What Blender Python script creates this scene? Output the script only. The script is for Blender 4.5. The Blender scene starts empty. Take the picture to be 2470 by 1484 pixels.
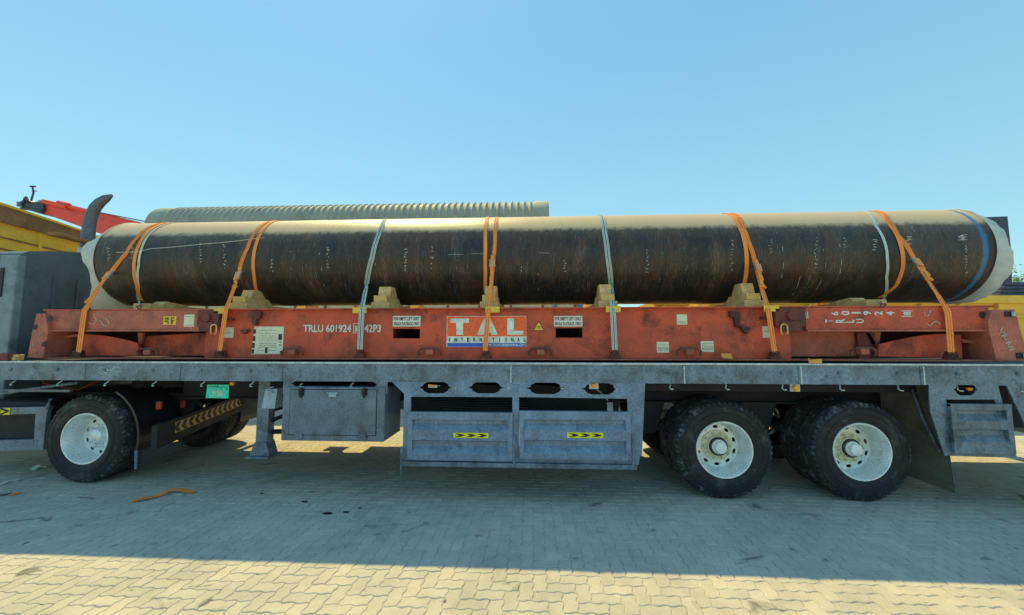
import bpy, bmesh, math, random
from mathutils import Vector, Matrix
random.seed(7)
SC = bpy.context.scene
COL = SC.collection
R_ = math.radians

# ------------------------------------------------------------------ camera
CAM = Vector((0, -4.37, 1.755)); PITCH = R_(4.9); YAW = R_(3.0)
cd = bpy.data.cameras.new('camera'); cam = bpy.data.objects.new('camera', cd); COL.objects.link(cam)
cam.location = CAM; cam.rotation_euler = (R_(90) + PITCH, 0, YAW)
cd.sensor_width = 36; cd.lens = 36 * 930 / 2470; cd.clip_start = .05; cd.clip_end = 3000
SC.camera = cam
# ------------------------------------------------------------------ sky + sun
SUN_AZ = R_(-30)      # measured from +Y (behind the truck), towards -X
SUN_EL = R_(55.3)
w = bpy.data.worlds.new('World'); SC.world = w; w.use_nodes = True
wn = w.node_tree; wn.nodes.clear()
sky = wn.nodes.new('ShaderNodeTexSky'); sky.sky_type = 'NISHITA'; sky.sun_disc = False
sky.sun_elevation = SUN_EL; sky.sun_rotation = SUN_AZ
sky.air_density = 1.0; sky.dust_density = .25; sky.ozone_density = 1.6; sky.altitude = 0
hs = wn.nodes.new('ShaderNodeMix'); hs.data_type = 'RGBA'; hs.blend_type = 'MULTIPLY'; hs.inputs[0].default_value = 1
hs.inputs[7].default_value = (.54, .76, .78, 1)
bg = wn.nodes.new('ShaderNodeBackground'); bg.inputs[1].default_value = .15
wo = wn.nodes.new('ShaderNodeOutputWorld')
wn.links.new(sky.outputs[0], hs.inputs[6]); vm = wn.nodes.new('ShaderNodeMix'); vm.data_type = 'RGBA'; vm.inputs[0].default_value = .5; vm.inputs[7].default_value = (.98, 2.02, 2.60, 1)   # even veil of dust haze
tc = wn.nodes.new('ShaderNodeTexCoord'); sz = wn.nodes.new('ShaderNodeSeparateXYZ'); vr = wn.nodes.new('ShaderNodeValToRGB')
wn.links.new(tc.outputs['Generated'], sz.inputs[0]); wn.links.new(sz.outputs[2], vr.inputs[0])
_e = vr.color_ramp.elements; _e[0].position = .05; _e[0].color = (.46, .82, .80, 1); _e[1].position = .62; _e[1].color = (.25, .56, .80, 1)
vs_ = wn.nodes.new('ShaderNodeMix'); vs_.data_type = 'RGBA'; vs_.blend_type = 'MULTIPLY'; vs_.inputs[0].default_value = 1; vs_.inputs[7].default_value = (3.3, 3.3, 3.3, 1)
wn.links.new(vr.outputs[0], vs_.inputs[6]); wn.links.new(vs_.outputs[2], vm.inputs[7]); vm.inputs[0].default_value = .75
wn.links.new(hs.outputs[2], vm.inputs[6]); wn.links.new(vm.outputs[2], bg.inputs[0]); wn.links.new(bg.outputs[0], wo.inputs[0])
sd = bpy.data.lights.new('sun', 'SUN'); sd.energy = 2.5; sd.angle = R_(.5); sd.color = (1, .80, .30)
sun = bpy.data.objects.new('sun', sd); COL.objects.link(sun)
sdir = Vector((math.sin(SUN_AZ) * math.cos(SUN_EL), math.cos(SUN_AZ) * math.cos(SUN_EL), math.sin(SUN_EL)))
sun.rotation_euler = sdir.to_track_quat('Z', 'Y').to_euler(); sun.location = (0, 0, 20)
SC.view_settings.view_transform = 'Standard'; SC.view_settings.look = 'None'
SC.view_settings.exposure = .95; SC.view_settings.gamma = 1
SC.render.engine = 'CYCLES'
SC.cycles.max_bounces = 8

# ------------------------------------------------------------------ surveying: where a sight line meets a real plane
CX, CY, F = 1235., 742., 930.
_r = Vector((math.cos(YAW), math.sin(YAW), 0))
_f = Vector((-math.sin(YAW) * math.cos(PITCH), math.cos(YAW) * math.cos(PITCH), math.sin(PITCH)))
_u = _r.cross(_f)
def ray(u, v): return (_f + _r * ((u - CX) / F) - _u * ((v - CY) / F)).normalized()
def U(u, v, y=0.):
    d = ray(u, v); p = CAM + d * ((y - CAM.y) / d.y); return (p.x, p.z)
def G(u, v, z=0.):
    d = ray(u, v); p = CAM + d * ((z - CAM.z) / d.z); return (p.x, p.y)

# ------------------------------------------------------------------ materials
def N(nt, t, **k):
    n = nt.nodes.new(t)
    for a, b in k.items(): setattr(n, a, b)
    return n
def L(nt, a, b): nt.links.new(a, b)
def mixc(nt, mode, fac, a, b):
    m = N(nt, 'ShaderNodeMix', data_type='RGBA', blend_type=mode)
    for i, v in ((0, fac), (6, a), (7, b)):
        if isinstance(v, bpy.types.NodeSocket): L(nt, v, m.inputs[i])
        else: m.inputs[i].default_value = v if i == 0 else (*v, 1)
    return m.outputs[2]
def ramp(nt, src, stops):
    r = N(nt, 'ShaderNodeValToRGB'); e = r.color_ramp.elements
    while len(e) < len(stops): e.new(.5)
    for i, (p, c) in enumerate(stops):
        e[i].position = p; e[i].color = (*c, 1) if len(c) == 3 else c
    L(nt, src, r.inputs[0]); return r.outputs[0]
def noise(nt, co, scale, detail=6, rough=.65, sc=None, dist=0):
    if sc:
        mp = N(nt, 'ShaderNodeMapping'); mp.inputs[3].default_value = sc; L(nt, co, mp.inputs[0]); co = mp.outputs[0]
    n = N(nt, 'ShaderNodeTexNoise'); L(nt, co, n.inputs['Vector'])
    n.inputs['Scale'].default_value = scale; n.inputs['Detail'].default_value = detail
    n.inputs['Roughness'].default_value = rough; n.inputs['Distortion'].default_value = dist
    return n.outputs[0]
def newmat(name):
    m = bpy.data.materials.new(name); m.use_nodes = True; nt = m.node_tree
    return m, nt, nt.nodes['Principled BSDF'], N(nt, 'ShaderNodeTexCoord').outputs['Object']
def bump(nt, b, h, strength=.3, dist=.01):
    bp = N(nt, 'ShaderNodeBump'); bp.inputs[0].default_value = strength; bp.inputs[1].default_value = dist
    L(nt, h, bp.inputs['Height']); L(nt, bp.outputs[0], b.inputs['Normal'])
def k3(c, f): return tuple(min(1, x * f) for x in c)
def mat(name, base, rough=.6, metal=0., var=.3, scale=5, fine=60, grime=None, gr_amt=.45, bmp=.25, gr_scale=2.2, streak=False, spec=.5):
    m, nt, b, co = newmat(name)
    n1 = noise(nt, co, scale); n2 = noise(nt, co, fine, 4, .7)
    c = ramp(nt, n1, [(.3, k3(base, 1 - var)), (.5, base), (.7, k3(base, 1 + var))])
    c = mixc(nt, 'MULTIPLY', .8, c, ramp(nt, n2, [(.33, (.62,) * 3), (.5, (1,) * 3), (.68, (1.35,) * 3)]))
    if grime:
        g = noise(nt, co, gr_scale, 10, .78, sc=(3.5, 3.5, .8) if streak else None, dist=.2)
        gm = ramp(nt, g, [(1 - gr_amt - .06, (0, 0, 0)), (1 - gr_amt + .1, (1, 1, 1))])
        c = mixc(nt, 'MIX', gm, c, grime)
    if 'grey_blue' in name or 'panel_paint' in name or 'toolbox' in name:
        rr = noise(nt, co, 1, 6, .7, sc=(26, 8, 1.6)); c = mixc(nt, 'MIX', ramp(nt, rr, [(.60, (0,) * 3), (.68, (.55,) * 3)]), c, (.085, .06, .045))
        rs = noise(nt, co, 14, 8, .8); c = mixc(nt, 'MIX', ramp(nt, rs, [(.62, (0,) * 3), (.70, (.9,) * 3)]), c, (.13, .085, .055))
        rl = noise(nt, co, 22, 6, .8, sc=(1.4, 1, .5)); c = mixc(nt, 'MIX', ramp(nt, rl, [(.63, (0,) * 3), (.71, (.8,) * 3)]), c, (.42, .47, .50))
    L(nt, c, b.inputs['Base Color']); b.inputs['Metallic'].default_value = metal
    L(nt, ramp(nt, n1, [(.3, (max(0, rough - .12),) * 3), (.7, (min(1, rough + .15),) * 3)]), b.inputs['Roughness'])
    b.inputs['Specular IOR Level'].default_value = spec
    if bmp: bump(nt, b, n2, bmp, .006)
    return m
M = {}
M['trailer'] = mat('grey_blue_paint', (.145, .20, .26), .38, 0, .45, 5, 45, (.03, .04, .05), .43, .45, gr_scale=4.5)
M['trailer_light'] = mat('worn_rail_edge', (.52, .60, .60), .5, .2, .3, 8, 90, (.2, .22, .22), .35)
M['panel'] = mat('panel_paint', (.155, .235, .345), .33, 0, .32, 5, 45, (.05, .07, .10), .40, .35, gr_scale=4)
M['boxpaint'] = mat('toolbox_paint', (.14, .185, .24), .5, 0, .35, 4, 60, (.045, .05, .06), .40, .3)
M['plate_grey'] = mat('light_grey_paint', (.34, .44, .54), .5, 0, .2, 5, 60, (.2, .13, .07), .2)
M['black'] = mat('black_chassis', (.012, .014, .018), .7, 0, .4, 6, 60, (.035, .035, .035), .3)
M['blackgloss'] = mat('black_plastic', (.018, .02, .025), .35, 0, .3, 6, 60, (.04, .045, .05), .4)
M['rust'] = mat('red_oxide_paint', (.56, .086, .038), .6, 0, .32, 3.5, 90, (.11, .024, .018), .44, .45)
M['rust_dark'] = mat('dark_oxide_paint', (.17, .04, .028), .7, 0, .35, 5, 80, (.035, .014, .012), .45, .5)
M['rust_shaded'] = mat('shaded_oxide_paint', (.07, .018, .012), .8, 0, .4, 6, 80, (.015, .008, .007), .5, .5)  # oxide paint with the shadow under the end beams put into its colour
M['rust_light'] = mat('dusty_oxide_paint', (.46, .135, .09), .75, 0, .3, 6, 80, (.14, .05, .035), .4, .6)
M['ruststeel'] = mat('rusty_steel', (.17, .07, .05), .75, .1, .4, 14, 90, (.05, .02, .018), .4, .5)
M['white'] = mat('white_paint', (.72, .74, .68), .55, 0, .08, 20, 120, (.4, .36, .3), .18, .1)
M['cream'] = mat('cream_label', (.70, .70, .52), .6, 0, .1, 20, 120, (.45, .38, .28), .25, .1)
M['ink'] = mat('black_ink', (.02, .02, .02), .6, 0, .1, bmp=0)
M['yellow'] = mat('yellow_reflective', (.85, .78, .02), .4, 0, .06, 10, 60, bmp=0)
M['amberstrip'] = mat('amber_reflective', (.62, .33, .08), .45, 0, .3, 30, 100, (.2, .1, .04), .35, .1)
M['labelyellow'] = mat('yellow_label', (.8, .5, .05), .5, 0, .1, bmp=.1)
M['talorange'] = mat('orange_sign', (.92, .13, .03), .5, 0, .12, 6, 60, (.88, .22, .05), .3, .1)
M['talwhite'] = mat('grey_white_sign', (.70, .76, .66), .5, 0, .03, 12, 9, bmp=.05)
M['talblue'] = mat('blue_sign', (.03, .13, .62), .5, 0, .25, 12, 60, bmp=.05)
M['teal'] = mat('teal_plate', (.02, .72, .52), .4, 0, .08, 20, 60, (.05, .25, .2), .15, .1)
M['orange'] = mat('orange_webbing', (1.0, .31, .06), .7, 0, .16, 12, 160, (.62, .13, .02), .25, .5)
M['orangeline'] = mat('dark_orange_thread', (.62, .10, .02), .8, 0, .2, 12, 160, bmp=.2)
M['grey'] = mat('grey_webbing', (.52, .62, .60), .75, 0, .15, 12, 160, (.3, .34, .34), .25, .5)
M['darkweb'] = mat('dark_web_line', (.05, .07, .08), .8, 0, .2, 12, 160, bmp=.2)
M['buckle'] = mat('zinc_buckle', (.5, .55, .58), .35, .8, .2, 20, 60)
M['wood'] = mat('weathered_timber', (.74, .45, .18), .85, 0, .3, 9, 60, (.42, .26, .11), .38, .6)
M['woodend'] = mat('timber_end_grain', (.75, .48, .15), .85, 0, .25, 20, 90, (.3, .2, .1), .3, .5)
M['rubber'] = mat('tyre_rubber', (.010, .011, .013), .6, 0, .4, 9, 90, (.09, .10, .10), .42, .9, gr_scale=5)
M['tread'] = mat('dusty_tread_rubber', (.022, .026, .03), .8, 0, .4, 14, 60, (.20, .22, .23), .42, .7, gr_scale=7)
M['rim'] = mat('silver_rim', (.78, .82, .82), .33, .35, .12, 9, 90, (.30, .31, .29), .28, .2)
M['rimcap'] = mat('bright_hub_cap', (.85, .88, .86), .4, .1, .1, 9, 90, (.5, .5, .45), .3, .2)
M['rimhub'] = mat('dusty_hub', (.74, .70, .48), .6, .1, .2, 9, 90, (.27, .24, .16), .35, .4)
M['hubdark'] = mat('oily_hub', (.17, .15, .13), .6, .3, .3, 20, 90, (.06, .05, .05), .4, .4)
M['cab'] = mat('grey_cab_paint', (.09, .125, .155), .55, 0, .2, 3, 120, (.06, .085, .10), .45, .3)
M['cabside'] = mat('grey_cab_side', (.19, .25, .27), .5, 0, .2, 3, 120, (.09, .13, .15), .45, .3)
M['steel'] = mat('sooty_steel', (.14, .14, .17), .45, .6, .3, 8, 60, (.04, .04, .05), .4)
M['tipper'] = mat('yellow_body_paint', (.85, .50, .05), .6, 0, .12, 3, 70, (.38, .22, .05), .3, .3)
M['tippertop'] = mat('brown_load_rail', (.28, .14, .05), .8, 0, .3, 4, 50, (.08, .045, .02), .42, .5)
M['crane'] = mat('red_crane_paint', (.75, .07, .04), .5, 0, .25, 4, 60, (.45, .09, .07), .3)
M['cranedark'] = mat('dark_crane_metal', (.06, .06, .09), .5, .3, .4, 8, 60, (.2, .2, .22), .3)
M['corr'] = mat('grey_spiral_pipe', (.40, .38, .31), .7, 0, .15, 3, 80, (.26, .24, .20), .42, .4)
M['creamload'] = mat('cream_panels', (.80, .66, .38), .6, 0, .15, 2, 60, (.62, .34, .10), .3, .2)
M['bluebits'] = mat('blue_bits', (.05, .30, .55), .5, 0, .2)
M['navy'] = mat('dark_blue_frame', (.045, .055, .11), .6, 0, .4, 6, 60, (.015, .018, .03), .4)
M['tripod'] = mat('amber_lamp', (.95, .36, .02), .3, 0, .1, 30, 60, bmp=.1)
M['redlamp'] = mat('red_lamp', (.35, .05, .02), .4, 0, .3, 30, 60)
M['card'] = mat('cardboard', (.72, .36, .07), .8, 0, .15, 12, 90, (.5, .25, .06), .3, .3)
M['trash'] = mat('pale_litter', (.75, .72, .58), .7, 0, .15, 12, 90, (.5, .42, .3), .3, .3)
M['leaf'] = mat('leaf_green', (.10, .20, .03), .6, 0, .5, 2, 20, (.03, .07, .015), .4, .1)
M['bark'] = mat('bark', (.12, .08, .05), .9, 0, .4, 8, 60)
M['rubbermat'] = mat('muddy_flap', (.10, .095, .065), .85, 0, .4, 5, 90, (.12, .11, .07), .42, .6)
M['chalk'] = mat('white_chalk', (.55, .54, .48), .9, 0, .3, 60, 160, (.12, .12, .11), .45, .2)
M['chalkred'] = mat('pale_paint_scrawl', (.58, .42, .33), .9, 0, .3, 60, 160, (.28, .12, .09), .45, .2)

def pipe_material():
    m, nt, b, co = newmat('black_coated_steel')
    big = noise(nt, co, 1.6, 8, .75, sc=(1.6, .7, .7), dist=.4)
    st = noise(nt, co, 1, 7, .75, sc=(38, 1.1, 1.1)); st2 = noise(nt, co, 1, 4, .7, sc=(150, 5, 5)); gr = noise(nt, co, 70, 4, .8)
    c = ramp(nt, big, [(.32, (.007, .006, .009)), (.46, (.012, .009, .010)), (.53, (.060, .026, .014)), (.60, (.016, .013, .014)), (.72, (.014, .017, .030))])
    c = mixc(nt, 'MIX', ramp(nt, st, [(.56, (0,) * 3), (.78, (.5,) * 3)]), c, (.08, .075, .085))
    c = mixc(nt, 'MIX', ramp(nt, st2, [(.60, (0,) * 3), (.70, (.9,) * 3)]), c, (.30, .28, .25))
    c = mixc(nt, 'MIX', ramp(nt, gr, [(.56, (0,) * 3), (.72, (.85,) * 3)]), c, (.16, .145, .13))
    wrap = noise(nt, co, 1, 4, .6, sc=(2.4, .02, .02))
    c = mixc(nt, 'MULTIPLY', 1., c, ramp(nt, wrap, [(.36, (.45,) * 3), (.48, (.95,) * 3), (.52, (.8,) * 3), (.64, (1.7,) * 3)]))
    sm = noise(nt, co, 2.2, 8, .8, sc=(1, 1.6, 1.6)); c = mixc(nt, 'MIX', ramp(nt, sm, [(.60, (0,) * 3), (.68, (.35,) * 3)]), c, (.09, .085, .095))
    # settled dust on upward faces, brightened from the sun's terminator to paint the lit top
    geo = N(nt, 'ShaderNodeNewGeometry'); sp = N(nt, 'ShaderNodeSeparateXYZ'); L(nt, geo.outputs['Normal'], sp.inputs[0])
    ad = N(nt, 'ShaderNodeMath', operation='MULTIPLY_ADD'); L(nt, noise(nt, co, 9, 9, .85, sc=(1.2, 1, 1)), ad.inputs[0]); ad.inputs[1].default_value = .30; L(nt, sp.outputs[2], ad.inputs[2])
    dm = ramp(nt, ad.outputs[0], [(.05, (.0,) * 3), (.40, (.02,) * 3), (.60, (.08,) * 3), (.70, (.80,) * 3)])
    c = mixc(nt, 'MIX', dm, c, (.90, .62, .33))
    # sprayed blue ring close to one end
    sx = N(nt, 'ShaderNodeSeparateXYZ'); L(nt, co, sx.inputs[0])
    jn = N(nt, 'ShaderNodeMath', operation='MULTIPLY_ADD'); L(nt, noise(nt, co, 9, 6, .8), jn.inputs[0]); jn.inputs[1].default_value = .09; L(nt, sx.outputs[0], jn.inputs[2])
    d = N(nt, 'ShaderNodeMath', operation='SUBTRACT'); L(nt, jn.outputs[0], d.inputs[0]); d.inputs[1].default_value = PIPE_RING + .045
    a = N(nt, 'ShaderNodeMath', operation='ABSOLUTE'); L(nt, d.outputs[0], a.inputs[0])
    rm = ramp(nt, a.outputs[0], [(.016, (.85,) * 3), (.038, (0,) * 3)])
    c = mixc(nt, 'MIX', rm, c, (.02, .17, .42))
    L(nt, c, b.inputs['Base Color'])
    L(nt, ramp(nt, st, [(.3, (.26,) * 3), (.7, (.55,) * 3)]), b.inputs['Roughness'])
    b.inputs['Specular IOR Level'].default_value = .5
    hh = N(nt, 'ShaderNodeMath', operation='ADD'); L(nt, gr, hh.inputs[0]); L(nt, st, hh.inputs[1])
    bump(nt, b, hh.outputs[0], .35, .006)
    return m
def paving_material(name, joint=False):
    m, nt, b, co = newmat(name)
    base = (.52, .475, .39) if not joint else (.54, .49, .40)
    oi = N(nt, 'ShaderNodeAttribute', attribute_name='tone')
    big = noise(nt, co, .9, 7, .65); mid = noise(nt, co, 7, 6, .7); fi = noise(nt, co, 120, 3, .7)
    c = mixc(nt, 'MULTIPLY', 1., (base), ramp(nt, big, [(.32, (.80, .82, .84)), (.5, (1,) * 3), (.68, (1.14, 1.12, 1.1))]))
    c = mixc(nt, 'MULTIPLY', 1., c, ramp(nt, mid, [(.25, (.85,) * 3), (.5, (1,) * 3), (.75, (1.12,) * 3)]))
    c = mixc(nt, 'MULTIPLY', 1., c, ramp(nt, fi, [(.25, (.8,) * 3), (.5, (1,) * 3), (.75, (1.18,) * 3)]))
    if not joint:
        c = mixc(nt, 'MULTIPLY', 1., c, ramp(nt, oi.outputs['Fac'], [(0, (.93, .93, .94)), (1, (1.05, 1.04, 1.03))]))
    oil = noise(nt, co, 2.3, 4, .55, sc=(1, 1.7, 1), dist=.8)
    c = mixc(nt, 'MIX', ramp(nt, oil, [(.655, (0,) * 3), (.72, (.7,) * 3)]), c, (.085, .08, .07))
    o2 = noise(nt, co, 9, 3, .5)
    c = mixc(nt, 'MIX', ramp(nt, o2, [(.70, (0,) * 3), (.74, (.7,) * 3)]), c, (.06, .058, .055))
    L(nt, c, b.inputs['Base Color']); b.inputs['Roughness'].default_value = .9
    bump(nt, b, fi, .35, .004)
    return m
def plastic_material():
    m, nt, b, co = newmat('white_plastic_film')
    n1 = noise(nt, co, 5, 6, .6, dist=1.2)
    L(nt, ramp(nt, n1, [(.3, (.60, .68, .66)), (.6, (.86, .88, .84))]), b.inputs['Base Color'])
    b.inputs['Roughness'].default_value = .35; b.inputs['Transmission Weight'].default_value = 0
    b.inputs['Subsurface Weight'].default_value = 0
    bump(nt, b, n1, .6, .03)
    tr = N(nt, 'ShaderNodeBsdfTranslucent'); tr.inputs[0].default_value = (.8, .84, .8, 1)
    ms = N(nt, 'ShaderNodeMixShader'); ms.inputs[0].default_value = .4
    L(nt, b.outputs[0], ms.inputs[1]); L(nt, tr.outputs[0], ms.inputs[2])
    L(nt, ms.outputs[0], nt.nodes['Material Output'].inputs[0])
    return m
PIPE_RING = 5.60
M['plastic'] = plastic_material()
M['pave'] = paving_material('concrete_pavers'); M['joint'] = paving_material('jointing_sand', True)

# ------------------------------------------------------------------ mesh helpers
class MB:
    def __init__(s): s.bm = bmesh.new()
    def face(s, pts):
        vs = [s.bm.verts.new(p) for p in pts]
        try: s.bm.faces.new(vs)
        except Exception: pass
        return s
    def box(s, x0, x1, y0, y1, z0, z1, bev=0., M_=None):
        r = bmesh.ops.create_cube(s.bm, size=1)
        T = Matrix.Translation(((x0 + x1) / 2, (y0 + y1) / 2, (z0 + z1) / 2)) @ Matrix.Diagonal((abs(x1 - x0), abs(y1 - y0), abs(z1 - z0), 1))
        if M_: T = M_ @ T
        bmesh.ops.transform(s.bm, matrix=T, verts=r['verts'])
        if bev:
            es = list({e for v in r['verts'] for e in v.link_edges})
            bmesh.ops.bevel(s.bm, geom=es, offset=bev, segments=2, affect='EDGES', profile=.5)
        return s
    def prism(s, poly, y0, y1):          # poly: (x, z) outline
        a = [s.bm.verts.new((x, y0, z)) for x, z in poly]; b = [s.bm.verts.new((x, y1, z)) for x, z in poly]
        n = len(poly)
        s.bm.faces.new(a); s.bm.faces.new(list(reversed(b)))
        for i in range(n): s.bm.faces.new((a[(i + 1) % n], a[i], b[i], b[(i + 1) % n]))
        return s
    def extr(s, prof, x0, x1):           # prof: (y, z) closed outline, swept along x
        a = [s.bm.verts.new((x0, y, z)) for y, z in prof]; b = [s.bm.verts.new((x1, y, z)) for y, z in prof]
        n = len(prof)
        s.bm.faces.new(a); s.bm.faces.new(list(reversed(b)))
        for i in range(n): s.bm.faces.new((a[(i + 1) % n], a[i], b[i], b[(i + 1) % n]))
        return s
    def tube(s, pts, r, n=10, cap=True):
        pts = [Vector(p) for p in pts]; rs = r if isinstance(r, (list, tuple)) else [r] * len(pts)
        rings = []; up = None
        for i, p in enumerate(pts):
            t = (pts[min(i + 1, len(pts) - 1)] - pts[max(i - 1, 0)]).normalized()
            if up is None or abs(t.dot(up)) > .95: up = Vector((0, 0, 1)) if abs(t.z) < .9 else Vector((1, 0, 0))
            a = t.cross(up).normalized(); b = a.cross(t)
            rings.append([s.bm.verts.new(p + (a * math.cos(2 * math.pi * k / n) + b * math.sin(2 * math.pi * k / n)) * rs[i]) for k in range(n)])
        for i in range(len(rings) - 1):
            for k in range(n): s.bm.faces.new((rings[i][k], rings[i][(k + 1) % n], rings[i + 1][(k + 1) % n], rings[i + 1][k]))
        if cap: s.bm.faces.new(list(reversed(rings[0]))); s.bm.faces.new(rings[-1])
        return s
    def lathe(s, prof, c, n=48, rf=None, closed=False):    # axis = Y; prof: (y, r)
        rings = []
        for (y, r) in prof:
            rings.append([s.bm.verts.new((c[0] + (r + (rf(k, y) if rf else 0)) * math.cos(2 * math.pi * k / n), c[1] + y, c[2] + (r + (rf(k, y) if rf else 0)) * math.sin(2 * math.pi * k / n))) for k in range(n)])
        m = len(rings)
        for i in range(m if closed else m - 1):
            A, B = rings[i], rings[(i + 1) % m]
            for k in range(n): s.bm.faces.new((A[k], B[k], B[(k + 1) % n], A[(k + 1) % n]))
        return s
    def add(s, me, T=None):
        n0 = len(s.bm.verts); s.bm.from_mesh(me); s.bm.verts.ensure_lookup_table()
        if T: bmesh.ops.transform(s.bm, matrix=T, verts=s.bm.verts[n0:])
        return s
    def xf(s, T): bmesh.ops.transform(s.bm, matrix=T, verts=s.bm.verts); return s
    def build(s, name, m, parent=None, smooth=False, recalc=True, angle=35):
        if recalc: bmesh.ops.recalc_face_normals(s.bm, faces=s.bm.faces)
        if parent is not None: bmesh.ops.transform(s.bm, matrix=Matrix.Translation(-wloc(parent)), verts=s.bm.verts)
        me = bpy.data.meshes.new(name); s.bm.to_mesh(me); s.bm.free()
        me.materials.append(M[m] if isinstance(m, str) else m)
        if smooth:
            for p in me.polygons: p.use_smooth = True
            try: me.set_sharp_from_angle(angle=R_(angle))
            except Exception: pass
        o = bpy.data.objects.new(name, me); COL.objects.link(o)
        if parent is not None: o.parent = parent
        return o
def wloc(o):
    v = Vector((0, 0, 0))
    while o is not None: v += o.location; o = o.parent
    return v
def tag(o, label, cat, group=None, kind=None):
    if label: o['label'] = label
    if cat: o['category'] = cat
    if group: o['group'] = group
    if kind: o['kind'] = kind
    return o
def thing(name, loc, label, cat, group=None):
    o = bpy.data.objects.new(name, None); COL.objects.link(o); o.location = loc; o.empty_display_size = .2
    return tag(o, label, cat, group)
def copytree(o, parent=None, off=(0, 0, 0)):
    c = o.copy(); COL.objects.link(c); c.parent = parent
    c.location = o.location + Vector(off)
    for ch in list(o.children): copytree(ch, c)
    return c
def plate2d(outer, holes, y, th):      # flat plate with holes in the XZ plane, front face at y
    cu = bpy.data.curves.new('t', 'CURVE'); cu.dimensions = '2D'; cu.fill_mode = 'BOTH'; cu.extrude = th / 2
    for ring in [outer] + holes:
        sp = cu.splines.new('POLY'); sp.points.add(len(ring) - 1); sp.use_cyclic_u = True
        for p, (x, z) in zip(sp.points, ring): p.co = (x, z, 0, 1)
    o = bpy.data.objects.new('t', cu); me = bpy.data.meshes.new_from_object(o)
    me.transform(Matrix.Translation((0, y + th / 2, 0)) @ Matrix.Rotation(R_(90), 4, 'X'))
    bpy.data.objects.remove(o); bpy.data.curves.remove(cu)
    return me
def text_mesh(s, bold=0., spacing=1., ext=.001):
    cu = bpy.data.curves.new('t', 'FONT'); cu.body = s; cu.size = 1; cu.offset = bold; cu.extrude = 0; cu.space_character = spacing
    cu.resolution_u = 3
    o = bpy.data.objects.new('t', cu); me = bpy.data.meshes.new_from_object(o)
    bpy.data.objects.remove(o); bpy.data.curves.remove(cu); return me
def lettering(s, x0, x1, z0, z1, y, m, parent, name='lettering', bold=.02, rot=0, spacing=1.):
    me = text_mesh(s, bold, spacing)
    xs = [v.co.x for v in me.vertices]; ys = [v.co.y for v in me.vertices]
    a, b, c, d = min(xs), max(xs), min(ys), max(ys)
    cx, cz = (x0 + x1) / 2, (z0 + z1) / 2; W, H = x1 - x0, z1 - z0
    if rot in (90, -90): W, H = H, W
    T = Matrix.Translation((cx, y, cz)) @ Matrix.Rotation(R_(90), 4, 'X') @ Matrix.Rotation(R_(rot), 4, 'Z') @ Matrix.Diagonal((W / (b - a), H / (d - c), 1, 1)) @ Matrix.Translation((-(a + b) / 2, -(c + d) / 2, 0))
    mb = MB(); mb.add(me, T); bpy.data.meshes.remove(me)
    r = bmesh.ops.extrude_face_region(mb.bm, geom=list(mb.bm.faces))
    bmesh.ops.translate(mb.bm, vec=(0, -.0015, 0), verts=[v for v in r['geom'] if isinstance(v, bmesh.types.BMVert)])
    return mb.build(name, m, parent)
def circ(cx, cz, r, n=16): return [(cx + r * math.cos(2 * math.pi * k / n), cz + r * math.sin(2 * math.pi * k / n)) for k in range(n)]

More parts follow.
